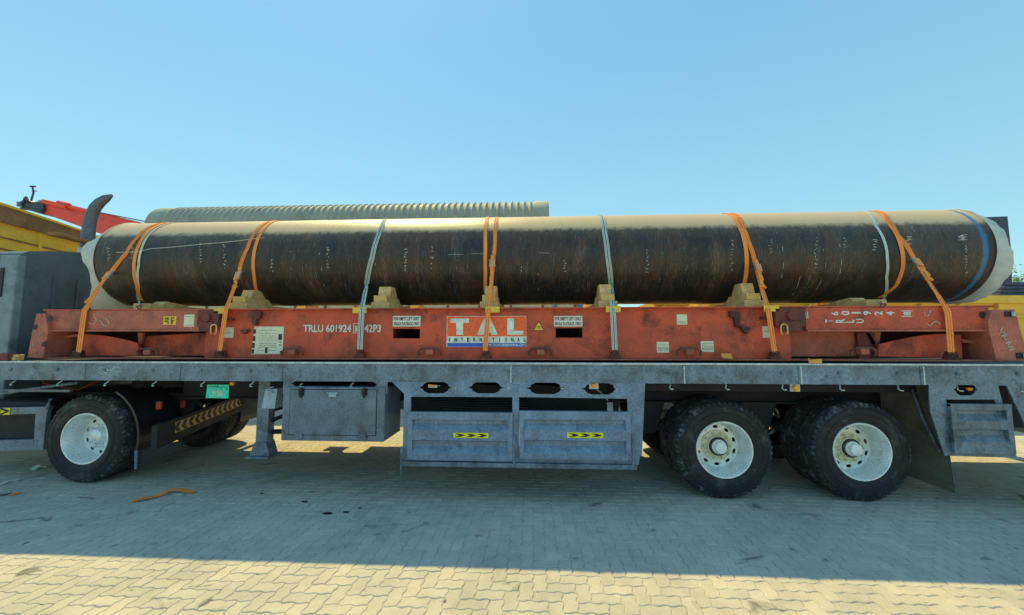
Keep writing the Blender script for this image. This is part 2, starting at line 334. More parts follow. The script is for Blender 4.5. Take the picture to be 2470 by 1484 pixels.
# ================================================================== SETTING
g = MB(); g.face([(-600, -60, -.0062), (600, -60, -.0062), (600, 900, -.0062), (-600, 900, -.0062)])
tag(g.build('ground', 'joint'), None, None, kind='structure')
def paving():
    bm = bmesh.new(); ly = bm.loops.layers.float_color.new('tone') if False else None
    tone = bm.faces.layers.float.new('tone')
    Wd, gap = .1, .0020
    A = .0062
    def warp(x, y):
        def tri(t):
            t = (t / .1) % 1.0
            return (max(-1, min(1, 1.6 * (4 * abs(t - .5) - 1))))
        return x + A * tri(y + .025), y + A * tri(x + .025)
    def paver(x0, y0, lx, lyy):
        if not (-7.8 < x0 < 8.6 and -3.6 < y0 < 9.5): return
        # outline subdivided so that the wavy joint shows
        step = .0125 if y0 < .8 else .025
        pts = []
        def edge(ax, ay, bx, by):
            n = max(1, round(max(abs(bx - ax), abs(by - ay)) / step))
            for i in range(n): pts.append((ax + (bx - ax) * i / n, ay + (by - ay) * i / n))
        def loop(g_):
            pts.clear(); a, b, c, d = x0 + g_, y0 + g_, x0 + lx - g_, y0 + lyy - g_
            edge(a, b, c, b); edge(c, b, c, d); edge(c, d, a, d); edge(a, d, a, b); return list(pts)
        dz = random.uniform(-.0012, .0012); t = random.random()
        o = loop(gap)
        cx, cy = x0 + lx / 2, y0 + lyy / 2
        tilt = (random.uniform(-.014, .014), random.uniform(-.014, .014))
        if random.random() < .03: t = -1.2; dz -= .0015
        lo, mid, top = [], [], []
        for (x, y) in o:
            wx, wy = warp(x, y); ix = cx + (x - cx) * (1 - .005 / (lx / 2)); iy = cy + (y - cy) * (1 - .005 / (lyy / 2)); tx, ty = warp(ix, iy)
            zz = dz + tilt[0] * (x - cx) + tilt[1] * (y - cy)
            lo.append(bm.verts.new((wx, wy, -.014))); mid.append(bm.verts.new((wx, wy, -.0045 + zz))); top.append(bm.verts.new((tx, ty, zz)))
        n = len(o)
        f = [bm.faces.new(top)]
        for i in range(n):
            j = (i + 1) % n
            f.append(bm.faces.new((mid[i], mid[j], top[j], top[i]))); f.append(bm.faces.new((lo[i], lo[j], mid[j], mid[i])))
        for q in f: q[tone] = t
    # 90-degree herringbone of 2:1 blocks
    for i in range(-120, 140):
        for j in range(-90, 120):
            # horizontal block at (i, j) when (i - j) % 4 == 0 ; vertical block when (i - j) % 4 == 2 shifted
            k = (i - j) % 4
            if k == 0: paver(i * Wd, j * Wd, 2 * Wd, Wd)
            elif k == 2: paver(i * Wd, j * Wd - 0 * Wd, Wd, 2 * Wd) if False else None
            if k == 3: paver(i * Wd, j * Wd, Wd, 2 * Wd)
    me = bpy.data.meshes.new('paving'); bm.to_mesh(me); bm.free(); me.materials.append(M['pave'])
    o = bpy.data.objects.new('paving', me); COL.objects.link(o); tag(o, None, None, kind='structure')
paving()

# ================================================================== WHEELS
def wheel_parts(parent, c, side=-1, inner=True, style='trailer'):
    # c = (x, y, z): centre, y at the outer sidewall; side -1: outer face towards -y, +1: towards +y
    S = Matrix.Translation(c) @ Matrix.Diagonal((1, -side, 1, 1))
    NS = 96
    r0 = MB()
    r0.lathe([(.004, .314), (-.002, .308), (.0, .296), (.016, .288), (.03, .280), (.06, .272), (.075, .265), (.15, .260), (.19, .255), (.208, .247), (.212, .238)], (0, 0, 0), 64)
    r0.lathe([(.004, .314), (.03, .315), (.3, .27)], (0, 0, 0), 64)
    holes = []
    for k in range(10):
        a = 2 * math.pi * (k + .5) / 10; ca, sa = math.cos(a), math.sin(a)
        holes.append([(ca * (.212 + .018 * math.cos(t)) - sa * .030 * math.sin(t), sa * (.212 + .018 * math.cos(t)) + ca * .030 * math.sin(t)) for t in [2 * math.pi * q / 12 for q in range(12)]])
    me = plate2d(circ(0, 0, .240, 64), holes + [circ(0, 0, .11, 32)], .208, .008)
    r0.lathe([(.30, .262), (.218, .262)], (0, 0, 0), 48)
    r0.add(me); r0.xf(S)
    w_ = r0.build('wheel', 'rim', parent, True)
    t = MB()
    def prof(y0): return [(y0 + .03, .292), (y0 + .004, .318), (y0 - .004, .324), (y0 - .012, .35), (y0 - .018, .385), (y0 - .0165, .40), (y0 - .0215, .404), (y0 - .0215, .412), (y0 - .016, .416), (y0 - .014, .45), (y0 - .009, .466), (y0 - .014, .470), (y0 - .011, .480), (y0 - .002, .487), (y0 + .012, .510)]
    def tyre(y0):
        A = MB()
        p = prof(y0); q = [(2 * y0 + .285 - y, r) for y, r in reversed(p)]
        A.lathe(p, (0, 0, 0), NS); A.lathe(q, (0, 0, 0), NS)
        return A
    for y0 in ([0, .32] if inner else [0]):
        A = tyre(y0); me2 = bpy.data.meshes.new('t'); A.bm.to_mesh(me2); A.bm.free(); t.add(me2); bpy.data.meshes.remove(me2)
    t.xf(S); t.build('tyre', 'rubber', w_, True)
    tr = MB()
    for y0 in ([0, .32] if inner else [0]):
        def rf(k, y):
            yy = y - y0
            sh = yy < .06 or yy > .225
            return (-.024 if k % 4 == 0 else 0) if (sh and .004 < yy < .281) else 0
        ps = [(-.005, .484), (.0035, .497), (.009, .510), (.018, .527), (.04, .536), (.06, .5375), (.066, .526), (.074, .526), (.08, .5385), (.125, .54), (.13, .528), (.14, .528), (.145, .54), (.2, .5385), (.206, .526), (.214, .526), (.22, .5375), (.245, .536), (.267, .527), (.276, .510), (.2815, .497), (.290, .484)]
        tr.lathe([(y + y0, r) for y, r in ps], (0, 0, 0), 208, rf)
    tr.xf(S); tr.build('tread', 'tread', w_, True, angle=25)
    h = MB()
    h.lathe([(.209, .174), (.194, .170), (.191, .12)], (0, 0, 0), 48)
    if style == 'trailer':
        h.lathe([(.191, .12), (.155, .116), (.153, .108)], (0, 0, 0), 48)
    else:
        h.lathe([(.191, .12), (.16, .112), (.14, .09), (.12, .085), (.11, .07), (.108, .001)], (0, 0, 0), 40)
    for k in range(10):
        a = 2 * math.pi * k / 10; x, z = .144 * math.cos(a), .144 * math.sin(a)
        h.tube([(x, .194, z), (x, .162, z)], .0155, 6); h.tube([(x, .164, z), (x, .144, z)], .009, 8)
    h.xf(S); h.build('hub_flange', 'rimhub' if style == 'trailer' else 'rim', w_, True)
    if style == 'trailer':
        d = MB(); d.lathe([(.153, .108), (.175, .102), (.18, .09), (.15, .082), (.13, .08)], (0, 0, 0), 40); d.xf(S); d.build('hub_barrel', 'hubdark', w_, True)
        c_ = MB(); c_.lathe([(.135, .082), (.12, .080), (.118, .070), (.085, .068), (.072, .060), (.068, .001)], (0, 0, 0), 24); c_.xf(S); c_.build('hub_cap', 'rimcap', w_, True)
    return w_

# ================================================================== TRAILER
TR = thing('flatbed_trailer', (0, 1.25, 0), 'long grey-blue flatbed semi-trailer with side panels and toolbox, carrying the red flatrack', 'trailer')
RZ0, RZ1 = 1.285, 1.508
TX0, TX1 = -7.0, 7.2
rail = MB(); rail.extr([(0, RZ0), (.10, RZ0), (.10, RZ0 + .012), (.014, RZ0 + .012), (.014, RZ1 - .022), (.12, RZ1 - .022), (.12, RZ1 - .004), (0, RZ1 - .004)], TX0, TX1)
rail.build('side_rail', 'trailer', TR)
MB().box(TX0, TX1, -.012, .05, RZ1 - .0195, RZ1, .003).build('rail_lip', 'trailer_light', TR)
fr = MB(); fr.extr([(2.5, RZ0), (2.4, RZ0), (2.4, RZ1 - .004), (2.5, RZ1 - .004)], TX0, TX1); fr.build('side_rail', 'trailer', TR)
MB().box(TX0 + .02, TX1 - .02, .122, 2.398, 1.462, 1.497).build('deck', 'black', TR)
for yy in (.78, 1.60):
    b = MB(); b.box(TX0 + .3, TX1 - .2, yy - .06, yy + .06, 1.405, 1.46); b.box(TX0 + 2.2, TX1 - .2, yy - .007, yy + .007, .99, 1.403); b.box(TX0 + 2.2, TX1 - .2, yy - .07, yy + .07, .968, .988)
    b.build('main_beam', 'black', TR)
for i in range(24):
    x = TX0 + .3 + i * .6; MB().box(x - .03, x + .03, .102, 2.398, 1.33, 1.404).build('crossmember', 'black', TR)
# stiffener plates, bolts and rope hooks along the rail
for (u0, u1) in ((192, 207), (420, 436), (655, 682), (893, 905), (1123, 1148), (1387, 1410), (1652, 1680), (1925, 1953), (2218, 2240)):
    a = U(u0, 893)[0]; c = U(u1, 893)[0]
    MB().box(a, c, -.007, .002, RZ0 + .004, RZ1 - .026, .002).build('stiffener_plate', 'trailer', TR)
for u0 in (1239, 1656, 1937, 2232):
    a = U(u0 - 8, 893)[0]; MB().box(a, a + .014, -.014, .0, RZ0, RZ1 - .03, .003).build('weld_bead', 'trailer_light', TR)
for i in range(20):
    x = -6.276 + .5985 * i
    b = MB(); b.tube([(x, -.001, 1.408), (x, -.012, 1.408)], .021, 12); b.tube([(x, -.012, 1.408), (x, -.020, 1.408)], .010, 8)
    b.build('bolt', 'trailer', TR, True)
    if not -1.75 < x < -1.3:
        h = MB(); h.tube([(x + .02, .05, RZ0 + .01), (x + .02, .035, RZ0 - .02), (x, .015, RZ0 - .045), (x + .012, -.0, RZ0 - .062), (x + .035, -.004, RZ0 - .06)], .0065, 8)
        h.build('rope_hook', 'trailer_light', TR, True)
# scuffed patch on rail
sc = MB(); random.seed(3)
for k in range(46):
    u0 = random.gauss(265, 11); v0 = random.uniform(885, 908); x, z = U(u0, v0); l = random.uniform(.02, .07)
    sc.box(x - l / 2, x + l / 2, -.0025, .001, z - .0016, z + .0016, M_=Matrix.Translation((x, 0, z)) @ Matrix.Rotation(R_(random.uniform(-8, 30)), 4, 'Y') @ Matrix.Translation((-x, 0, -z)))
sc.build('paint_scuff', 'trailer_light', TR)
# --- centre skirt frame with cut-outs
def P2(lst, y=0.): return [U(u, v, y) for u, v in lst]
zb = RZ0 + .003
def ovalcut(u0, u1, v0, v1):
    w_ = (u1 - u0); pts = []
    k = .27 * w_
    st = [(u0, (v0 + v1) / 2), (u0 + k * .35, v1 - (v1 - v0) * .38), (u0 + k * .5, v1 - (v1 - v0) * .18), (u0 + k, v1), (u1 - k, v1), (u1 - k * .5, v1 - (v1 - v0) * .18), (u1 - k * .35, v1 - (v1 - v0) * .38),
          (u1, (v0 + v1) / 2), (u1 - k * .35, v0 + (v1 - v0) * .38), (u1 - k * .5, v0 + (v1 - v0) * .18), (u1 - k, v0), (u0 + k, v0), (u0 + k * .5, v0 + (v1 - v0) * .18), (u0 + k * .35, v0 + (v1 - v0) * .38)]
    return P2(st)
outer = [(U(945, 922)[0], zb), *P2([(975, 950), (971, 1113), (990, 1113), (1541, 1121), (1543, 1101), (1548, 1101), (1556, 928)]), (U(1556, 928)[0], zb)]
outer[-2] = (outer[-2][0], zb - .004)
holes = [ovalcut(1012, 1090, 921, 949), ovalcut(1130, 1215, 921, 949), ovalcut(1270, 1361, 922, 951), ovalcut(1403, 1490, 924, 952),
         P2([(991, 957), (1236, 958), (1236, 1108), (988, 1106)]), P2([(1252, 958), (1513, 962), (1519, 1108), (1252, 1108)])]
me = plate2d(outer, holes, -.004, .012)
MB().add(me).build('skirt_frame', 'panel', TR)
for ya, yb, nm in ((1, 2, 'b'),):
    pass
# vertical tubes behind frame
for u0 in (983, 1244, 1526):
    x = U(u0, 1000)[0]; MB().box(x - .03, x + .03, .010, .06, .42, 1.28, .004).build('frame_post', 'trailer', TR)
def ribbed(u0, u1, vt, vb, ylift=-.006, ribs=((1011, 1014, 1022, 1037), (1060, 1064, 1076, 1092)), dz=0):
    x0 = U(u0, (vt + vb) / 2)[0]; x1 = U(u1, (vt + vb) / 2)[0]; um = (u0 + u1) / 2
    zt, zb_ = U(um, vt)[1], U(um, vb)[1]
    Z = lambda v: U(um, v + dz)[1]
    yo, yi = ylift - .046, ylift - .002
    prof = [(yo, zt)]
    for a, b, c, d in ribs: prof += [(yo, Z(a)), (yi, Z(b)), (yi, Z(c)), (yo, Z(d))]
    prof += [(yo, zb_)]
    back = [(y + .004, z) for y, z in prof]
    m = MB(); mg = .055
    m.extr(prof + back[::-1], x0 + mg, x1 - mg)
    for a, b in ((x0, x0 + mg), (x1 - mg, x1)): m.box(a, b, yo - .001, ylift + .004, zb_, zt, .004)
    m.box(x0, x1, yo - .003, ylift + .006, zt - .03, zt + .002, .003)
    return m
p1 = ribbed(986, 1237, 993, 1108); p1.build('side_panel', 'panel', TR)
p2 = ribbed(1253, 1519, 991, 1106); p2.build('side_panel', 'panel', TR)
b = MB(); xa, za = U(968, 1115); xb, _ = U(1534, 1120); b.box(xa, xb, -.05, .0, za - .028, za + .022, .006); b.build('bottom_rail', 'trailer', TR)
for (u0, v0) in ((972, 1085), (1240, 1060), (1524, 1060)):
    x, z = U(u0, v0); m = MB(); m.tube([(x, -.05, z - .26), (x, -.05, z + .05)], .011, 8); m.tube([(x, -.05, z + .03), (x + .02, -.07, z - .05), (x + .028, -.07, z - .09)], .008, 8)
    m.build('latch', 'trailer', TR, True)
def chevrons(u0, u1, v0, v1, y, parent, n=4, back='yellow', name='reflective_sticker', right=True):
    x0, z1 = U(u0, v0, y); x1, z0 = U(u1, v1, y)
    s = MB().box(x0, x1, y - .002, y, z0, z1).build(name, back, parent)
    k = MB(); H = (z1 - z0) * .62; zm = (z0 + z1) / 2; st = (x1 - x0) / (n + .15)
    for i in range(n):
        a = x0 + st * (i + .12); t = st * .52; d = st * .42 * (1 if right else -1); off = 0 if right else st * .42
        a += off
        k.prism([(a, zm + H / 2), (a + t, zm + H / 2), (a + t + d, zm), (a + t, zm - H / 2), (a, zm - H / 2), (a + d, zm)], y - .004, y - .0025)
    m = k.build('chevron_marks', 'ink', s)
    return s
chevrons(1094, 1178, 1044, 1057, -.0535, TR, 3); chevrons(1368, 1455, 1043, 1057, -.0535, TR, 3)
# plate above and around toolbox
x0 = U(684, 925)[0]; x1 = U(935, 925)[0]
out = [(x0, zb), (x0 - .004, 1.15), (x1, 1.15), (x1, zb)]
hole = P2([(703, 925), (716, 918), (900, 921), (911, 929), (903, 934), (712, 932)])
MB().add(plate2d(out, [hole], -.003, .010)).build('toolbox_bracket', 'trailer', TR)
# toolbox
tb = MB(); xa, xb = -2.86, -1.665; tb.box(xa, xb, -.02, .52, .622, 1.225, .012); tbo = tb.build('toolbox', 'boxpaint', TR)
d0, d1 = U(702, 1000)[0], U(909, 1000)[0]; dz0, dz1 = U(800, 1048)[1], U(800, 940)[1]
fm = MB().box(d0 - .008, d1 + .008, -.0215, -.010, dz0 - .008, dz1 + .008).build('door_gap', 'ink', tbo)
dr = MB(); dr.box(d0, d1, -.030, -.018, dz0, dz1, .004); dr.box(d0 + .03, d1 - .03, -.033, -.029, dz1 - .035, dz1 - .025); do = dr.build('door', 'boxpaint', tbo)
for u0 in (732, 883):
    x, z = U(u0, 945); m = MB(); m.box(x - .03, x + .03, -.05, -.03, z - .035, z + .04, .006); m.box(x - .012, x + .014, -.065, -.045, z - .06, z + .05, .005); m.build('latch', 'black', tbo)
for u0 in (725, 878):
    x, z = U(u0, 1050); m = MB(); m.box(x - .04, x + .04, -.046, -.03, z - .03, z + .03, .006); m.tube([(x - .045, -.047, z - .028), (x + .045, -.047, z - .028)], .008, 8); m.build('hinge', 'boxpaint', tbo)
x, z = U(807, 950); m = MB(); m.box(x - .06, x + .06, -.055, -.03, z + .005, z + .02, .004); m.box(x - .045, x + .045, -.05, -.03, z - .03, z + .003, .004); m.build('handle', 'plate_grey', tbo)
# left small box + landing leg
LG = MB(); xl = -3.32
LG.box(xl - .07, xl + .08, .30, .42, .50, 1.30, .006); LG.box(xl - .05, xl + .06, .325, .395, .36, .51)
LG.prism([(xl - .12, .36), (xl + .13, .36), (xl + .075, .52), (xl - .065, .52)], .28, .44); LG.box(xl - .14, xl + .15, .24, .48, .335, .358)
LG.build('landing_leg', 'trailer', TR)
L2 = MB(); L2.box(xl - .07, xl + .08, 2.05, 2.17, .36, 1.30); L2.box(xl - .16, xl + .17, 2.0, 2.25, .335, .359); L2.build('landing_leg', 'trailer', TR)
br = MB(); br.tube([(xl + .05, .36, .75), (-2.75, .75, 1.0)], .025, 8); br.tube([(xl + .05, .40, .62), (-2.65, .5, .62)], .03, 8); br.box(xl - .02, xl + .02, .42, 2.05, .85, .9)
br.build('leg_brace', 'black', TR)
xs, zs = U(652, 962, .12); 
sb = MB(); a = P2([(640, 939), (669, 938), (662, 986), (631, 985)], .12); sb.prism(a, .12, .26); so = sb.build('gearbox_cover', 'plate_grey', TR)
m = MB(); x, z = U(650, 945, .1); m.box(x - .035, x + .035, .09, .118, z - .015, z + .008, .003); m.tube([(x - .01, .11, z + .02), (x, .10, z + .045), (x + .05, .10, z + .055)], .006, 6); m.build('handle', 'plate_grey', so)
# number plate
pb = MB(); pb.box(*[U(500, 920, .15)[0], U(556, 920, .15)[0]], .152, .18, U(520, 930, .15)[1], 1.285); pb.build('plate_bracket', 'black', TR)
a = P2([(501, 928), (553, 928), (551, 961), (497, 960)], .15); np_ = MB().prism(a, .145, .150).build('number_plate', 'teal', TR)
x0, z0 = U(511, 956, .145); x1, z1 = U(537, 942, .145); lettering('7130', x0, x1, z0, z1, .1445, 'white', np_, 'plate_number', .05)
x0, z0 = U(503, 936, .145); x1, z1 = U(545, 931, .145)
k = MB(); random.seed(5)
xx = x0
while xx < x1: l = random.uniform(.01, .03); k.tube([(xx, .143, z0 + random.uniform(0, .02)), (xx + l, .143, z0 + random.uniform(0, .025))], .003, 5); xx += l + .008
for u0, v0 in ((525, 932), (547, 939)): x, z = U(u0, v0, .145); k.tube([(x, .144, z), (x, .141, z)], .008, 10)
k.build('plate_script', 'ink', np_)
# marker lamps
def lamp(u, v, y, r=.028, plate=True, flat=False):
    x, z = U(u, v, y); m = MB(); m.lathe([(-.03, .001), (-.03, r * .6), (-.022, r * .92), (-.01, r), (0, r)], (x, y, z), 20)
    o = m.build('marker_lamp', 'tripod', TR, True)
    if plate: MB().box(x - .05, x + .055, y + .002, y + .02, z - .04, z + .045, .004).build('lamp_bracket', 'trailer_light', o)
lamp(1043, 927, .04); lamp(1432, 930, .04); lamp(1918, 936, .03, .034); lamp(562, 925, .12, .026, False); lamp(2336, 937, .05, .026, False)
# wiring and tubes seen through the openings
m = MB()
for q in range(5):
    m.tube([(-1.3 + .05 * q, .4, 1.04 - .03 * q), (-.6, .42, 1.02 - .03 * q), (-.05, .4, 1.035 - .03 * q)], .013, 8)
m.build('hose_bundle', 'blackgloss', TR, True)
m = MB(); x, z = U(1440, 940, .05); m.tube([(x, .06, z), (x + .06, .05, z - .05), (x + .12, .05, z - .12)], .004, 6); x, z = U(1056, 925, .05); m.tube([(x, .06, z - .02), (x + .02, .04, z - .03), (x + .05, .05, z)], .004, 6); m.build('lamp_wire', 'trailer_light', TR, True)
tk = MB(); tk.tube([(-1.1, .55, 1.12), (-1.1, .55, 1.121), (1.35, .55, 1.12)], .0, 4) if False else None
MB().box(-1.62, U(1465, 975, .5)[0], .50, .68, .80, 1.32, .02).build('dark_backing', 'black', TR)  # black box added behind the skirt openings so they look dark
MB().box(U(1481, 975, .5)[0], U(1492, 975, .5)[0], .50, .56, .80, 1.32).build('inner_post', 'black', TR)
# far side panels and toolbox, added to block light from behind the trailer
MB().box(-2.9, -1.9, 2.0, 2.47, .62, 1.22, .012).build('toolbox', 'boxpaint', TR)
MB().box(-1.45, 1.25, 2.47, 2.50, .42, 1.28).build('side_panel', 'panel', TR)
MB().box(4.2, 5.0, 2.47, 2.50, .60, 1.28).build('side_panel', 'panel', TR)
# sloping gear behind wheels, axles, hangers
AX = (2.145, 3.62)
for x in AX:
    m = MB(); m.tube([(x, .55, .54), (x, 1.95, .54)], .075, 16); m.build('axle', 'black', TR, True)
    wheel_parts(TR, (x, .18, .535)); wheel_parts(TR, (x, 2.32, .535), side=1)
    m = MB(); m.extr([(.70, .62), (.80, .62), (.80, .72), (.70, .72)], x - .55, x + .55); m.build('leaf_spring', 'black', TR)
for x in (1.45, 2.815, 4.15):
    for ya in (.68, 1.5): MB().prism([(x - .22, .985), (x + .22, .985), (x + .09, .60), (x - .09, .60)], ya, ya + .18).build('spring_hanger', 'black', TR)
m = MB(); m.box(1.3, 4.4, .30, .34, 1.17, 1.28); m.build('inner_guard', 'black', TR)
# mudflap behind the last axle
m = MB(); fl = [(4.17, 1.25), (4.46, 1.25), (4.49, .12), (4.10, .30)]
xq = 4.50
m.face([(4.20, .60, 1.22), (4.44, .12, 1.26), (4.47, .12, .14), (4.22, .60, .24)]); m.face([(4.215, .61, 1.22), (4.455, .13, 1.26), (4.485, .13, .14), (4.235, .61, .24)])
m.build('mudflap', 'rubbermat', TR)
m = MB(); m.tube([(4.30, .3, 1.2), (4.33, .24, .9), (4.40, .16, .55)], .012, 8); m.build('flap_stay', 'trailer', TR, True)
# rear frame, panel
X = lambda u, v, y=0.: U(u, v, y)
out = [(U(2240, 932)[0], zb), *P2([(2243, 990), (2278, 1099), (2300, 1100), (2440, 1104), (2452, 1104), (2408, 936)]), (U(2408, 936)[0], zb)]
hol = [ovalcut(2299, 2358, 926, 954), P2([(2281, 964), (2398, 964), (2436, 1092), (2302, 1090)])]
MB().add(plate2d(out, hol, -.003, .012)).build('rear_skirt', 'trailer', TR)
m = ribbed(2288, 2434, 974, 1092, ylift=.004, ribs=((988, 991, 1000, 1014), (1034, 1038, 1050, 1064))); m.build('side_panel', 'trailer', TR)
out = [(U(2428, 932)[0], zb), *P2([(2470, 1020), (2540, 1200), (2640, 1200), (2640, 930)]), (U(2640, 930)[0], zb)]
MB().prism(out, -.002, .012).build('rear_plate', 'trailer', TR)
MB().box(4.9, 7.0, .5, .56, .75, 1.28).build('inner_guard', 'black', TR)
MB().box(6.95, 7.15, .1, 2.4, .45, .60, .01).build('rear_bumper', 'trailer', TR)

# ================================================================== FLATRACK
WY = .25
FR = thing('flatrack_container', (-.4, 1.25, 1.52), 'red-brown folded flatrack container on the trailer deck, marked TRLU 601924 8', 'flatrack')
ZB, ZT = 1.545, 2.13
xw0, xw1 = U(497, 800, WY)[0], U(1905, 800, WY)[0]
pk = [P2([(948, 793), (1013, 794), (1013, 817), (948, 816)], WY), P2([(1340, 792), (1405, 791), (1405, 815), (1340, 815)], WY)]
MB().add(plate2d([(xw0, ZB), (xw1, ZB), (xw1, ZT), (xw0, ZT)], pk, WY, .012)).build('side_web', 'rust', FR)
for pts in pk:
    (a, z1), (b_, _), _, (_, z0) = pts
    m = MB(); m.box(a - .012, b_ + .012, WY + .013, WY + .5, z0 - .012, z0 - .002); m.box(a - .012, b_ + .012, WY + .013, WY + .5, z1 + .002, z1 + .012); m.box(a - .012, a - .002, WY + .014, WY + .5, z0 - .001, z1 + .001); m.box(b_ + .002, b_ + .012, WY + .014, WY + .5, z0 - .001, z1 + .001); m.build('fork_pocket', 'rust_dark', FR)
m = MB(); m.box(-6.2, 5.2, .17, .40, 1.528, 1.543, .003); m.build('bottom_flange', 'rust_light', FR)
m = MB(); m.box(-6.2, 5.2, .19, .42, 2.131, 2.148, .003); m.build('top_flange', 'rust', FR)
MB().box(-6.2, 5.2, 2.1, 2.33, 1.53, 2.147).build('far_side_beam', 'rust', FR)
MB().box(-6.1, 5.1, .421, 2.099, 2.09, 2.147).build('deck', 'wood', FR)
for i in range(9): x = -5.6 + i * 1.28; MB().box(x - .05, x + .05, .27, 2.09, 1.95, 2.088).build('crossmember', 'rust_dark', FR)
# end bays: folded end-wall posts on top, recessed lower web with arched gooseneck plates
def endbay(s, ua, ub, uo, ui):
    # ua..ub: upper beam; xs real
    xa, xb = sorted((U(ua, 780, .2)[0], U(ub, 780, .2)[0])); z0 = U((ua + ub) / 2, 799, .2)[1]; z1 = 2.128
    m = MB(); m.extr([(.19, z0), (.50, z0), (.50, z1), (.19, z1)], xa, xb)
    o = m.build('folded_end_wall', 'rust_light' if s < 0 else 'rust', FR)
    MB().box(xa, xb, .165, .189, z0 - .004, z0 + .016, .003).build('beam_lip', 'rust_light', o)
    MB().box(xa, xb, .62, .64, ZB, z0 + .2).build('inner_web', 'rust_shaded', FR)
    return o
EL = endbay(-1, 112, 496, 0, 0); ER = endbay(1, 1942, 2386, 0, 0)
def poly_part(name, pts, y0, y1, m, parent=None): return MB().prism(P2(pts, y0), y0, y1).build(name, m, parent or FR)
arc = [(190, 858)] + [(190 + (332 - 190) * t, 836 - 24 * math.sin(math.pi * (.5 + .5 * t)) if False else 806 + 22 * t ** 2) for t in [i / 8 for i in range(9)]] + [(336, 858)]
poly_part('gooseneck_plate', arc, .34, .37, 'rust')
poly_part('gooseneck_plate', [(132, 812), (190, 806), (190, 812), (132, 818)], .34, .37, 'rust_light')
poly_part('web_panel', [(336, 812), (497, 803), (497, 858), (336, 858)], .45, .47, 'rust')
poly_part('web_rib', [(332, 803), (346, 803), (340, 830), (334, 828)], .40, .43, 'rust_light')
arc2 = [(2119, 860)] + [(2119 + (2318 - 2119) * t, 832 - 26 * math.sin(math.pi * t * .62 + .02)) for t in [i / 10 for i in range(11)]] + [(2322, 864)]
poly_part('gooseneck_plate', [(2322, 818), (2386, 828), (2386, 834), (2322, 826)], .32, .35, 'rust_light')
poly_part('gooseneck_plate', arc2, .32, .35, 'rust')
poly_part('web_panel', [(1905, 797), (2125, 797), (2119, 860), (1905, 860)], .45, .47, 'rust_light')
poly_part('web_rib', [(2088, 804), (2096, 800), (2112, 828), (2104, 832)], .40, .43, 'rust_light')
m = MB(); m.box(U(2070, 830, .4)[0], U(2112, 830, .4)[0], .40, .43, 1.55, 1.85); m.build('web_rib', 'rust_dark', FR)
# corner posts
def post(pts, y0, y1, m): return MB().prism(P2(pts, y0), y0, y1)
lp = post([(66, 863), (104, 863), (116, 800), (113, 772), (106, 757), (88, 757), (80, 790)], .14, .5, 0).build('corner_post', 'rust_light', FR)
rp = post([(2404, 870), (2386, 800), (2383, 775), (2392, 748), (2448, 746), (2482, 870)], .14, .5, 0).build('corner_post', 'rust_light', FR)
for (u, v, p_) in ((85, 789, lp), (122, 768, lp), (106, 830, lp)): x, z = U(u, v, .14); MB().tube([(x, .137, z), (x, .139, z)], .035, 14).build('lock_hole', 'ink', p_)
x, z = U(2370, 760, .19); MB().tube([(x, .186, z), (x, .189, z)], .04, 14).build('lock_hole', 'ink', ER)
for (u, v) in ((2434, 758), (2462, 858)):
    x, z = U(u, v, .14); MB().box(x - .05, x + .05, .125, .139, z - .03, z + .03, .004).build('lock_hole', 'ink', rp); MB().tube([(x + .01, .11, z - .025), (x + .01, .11, z + .025)], .014, 8).build('lock_pin', 'trailer_light', rp)
# hinge blocks + rings
for (u0, u1, v0, v1, ur) in ((478, 530, 745, 806, 516), (1868, 1942, 745, 806, 1891)):
    xa, xb = U(u0, 770, .18)[0], U(u1, 770, .18)[0]; z1 = 2.125; z0 = U((u0 + u1) / 2, 800, .18)[1]
    m = MB(); m.box(xa, xb, .16, .245, z0 + .06, z1, .008); m.box(xa + .05, xb - .06, .14, .165, z0, z0 + .12, .008); m.tube([((xa + xb) / 2, .13, z1 - .09), ((xa + xb) / 2, .165, z1 - .09)], .05, 14)
    h = m.build('hinge_block', 'rust_dark', FR)
    x, z = U(ur, 795, .13); W_, H_ = .035, .058
    m = MB(); pts = [(x - W_ * .6, .125, z + H_), (x + W_ * .6, .125, z + H_), (x + W_, .125, z + H_ * .6), (x + W_, .125, z - H_ * .6), (x + W_ * .6, .125, z - H_), (x - W_ * .6, .125, z - H_), (x - W_, .125, z - H_ * .6), (x - W_, .125, z + H_ * .6), (x - W_ * .6, .125, z + H_)]
    m.tube(pts, .008, 8); m.build('lashing_ring', 'wood', h, True)
# ring bars along bottom
for (u, v) in ((361, 849), (707, 849), (1037, 848), (1303, 848), (1660, 849), (2078, 850)):
    x, z = U(u, 858, .22); w_ = .13
    m = MB(); m.tube([(x - w_, .20, z), (x - w_ - .005, .19, z + .05), (x - w_ + .04, .18, z + .085), (x + w_ - .04, .18, z + .085), (x + w_ + .005, .19, z + .05), (x + w_, .20, z)], .014, 8)
    o = m.build('lashing_bar', 'ruststeel', FR, True); MB().box(x - .04, x + .05, .165, .245, z + .01, z + .075, .01).build('bar_clamp', 'rust_light', o)
ANCH = (190, 531, 868, 1172, 1483, 1869, 2293)
for u in ANCH:
    x, z = U(u, 852, .2); m = MB(); m.prism([(x - .07, 1.545), (x + .07, 1.545), (x + .045, 1.60), (x + .03, 1.635), (x - .03, 1.635), (x - .045, 1.60)], .17, .235); m.tube([(x - .03, .16, 1.615), (x + .03, .16, 1.615)], .012, 8); m.build('strap_anchor', 'rust_dark', FR)
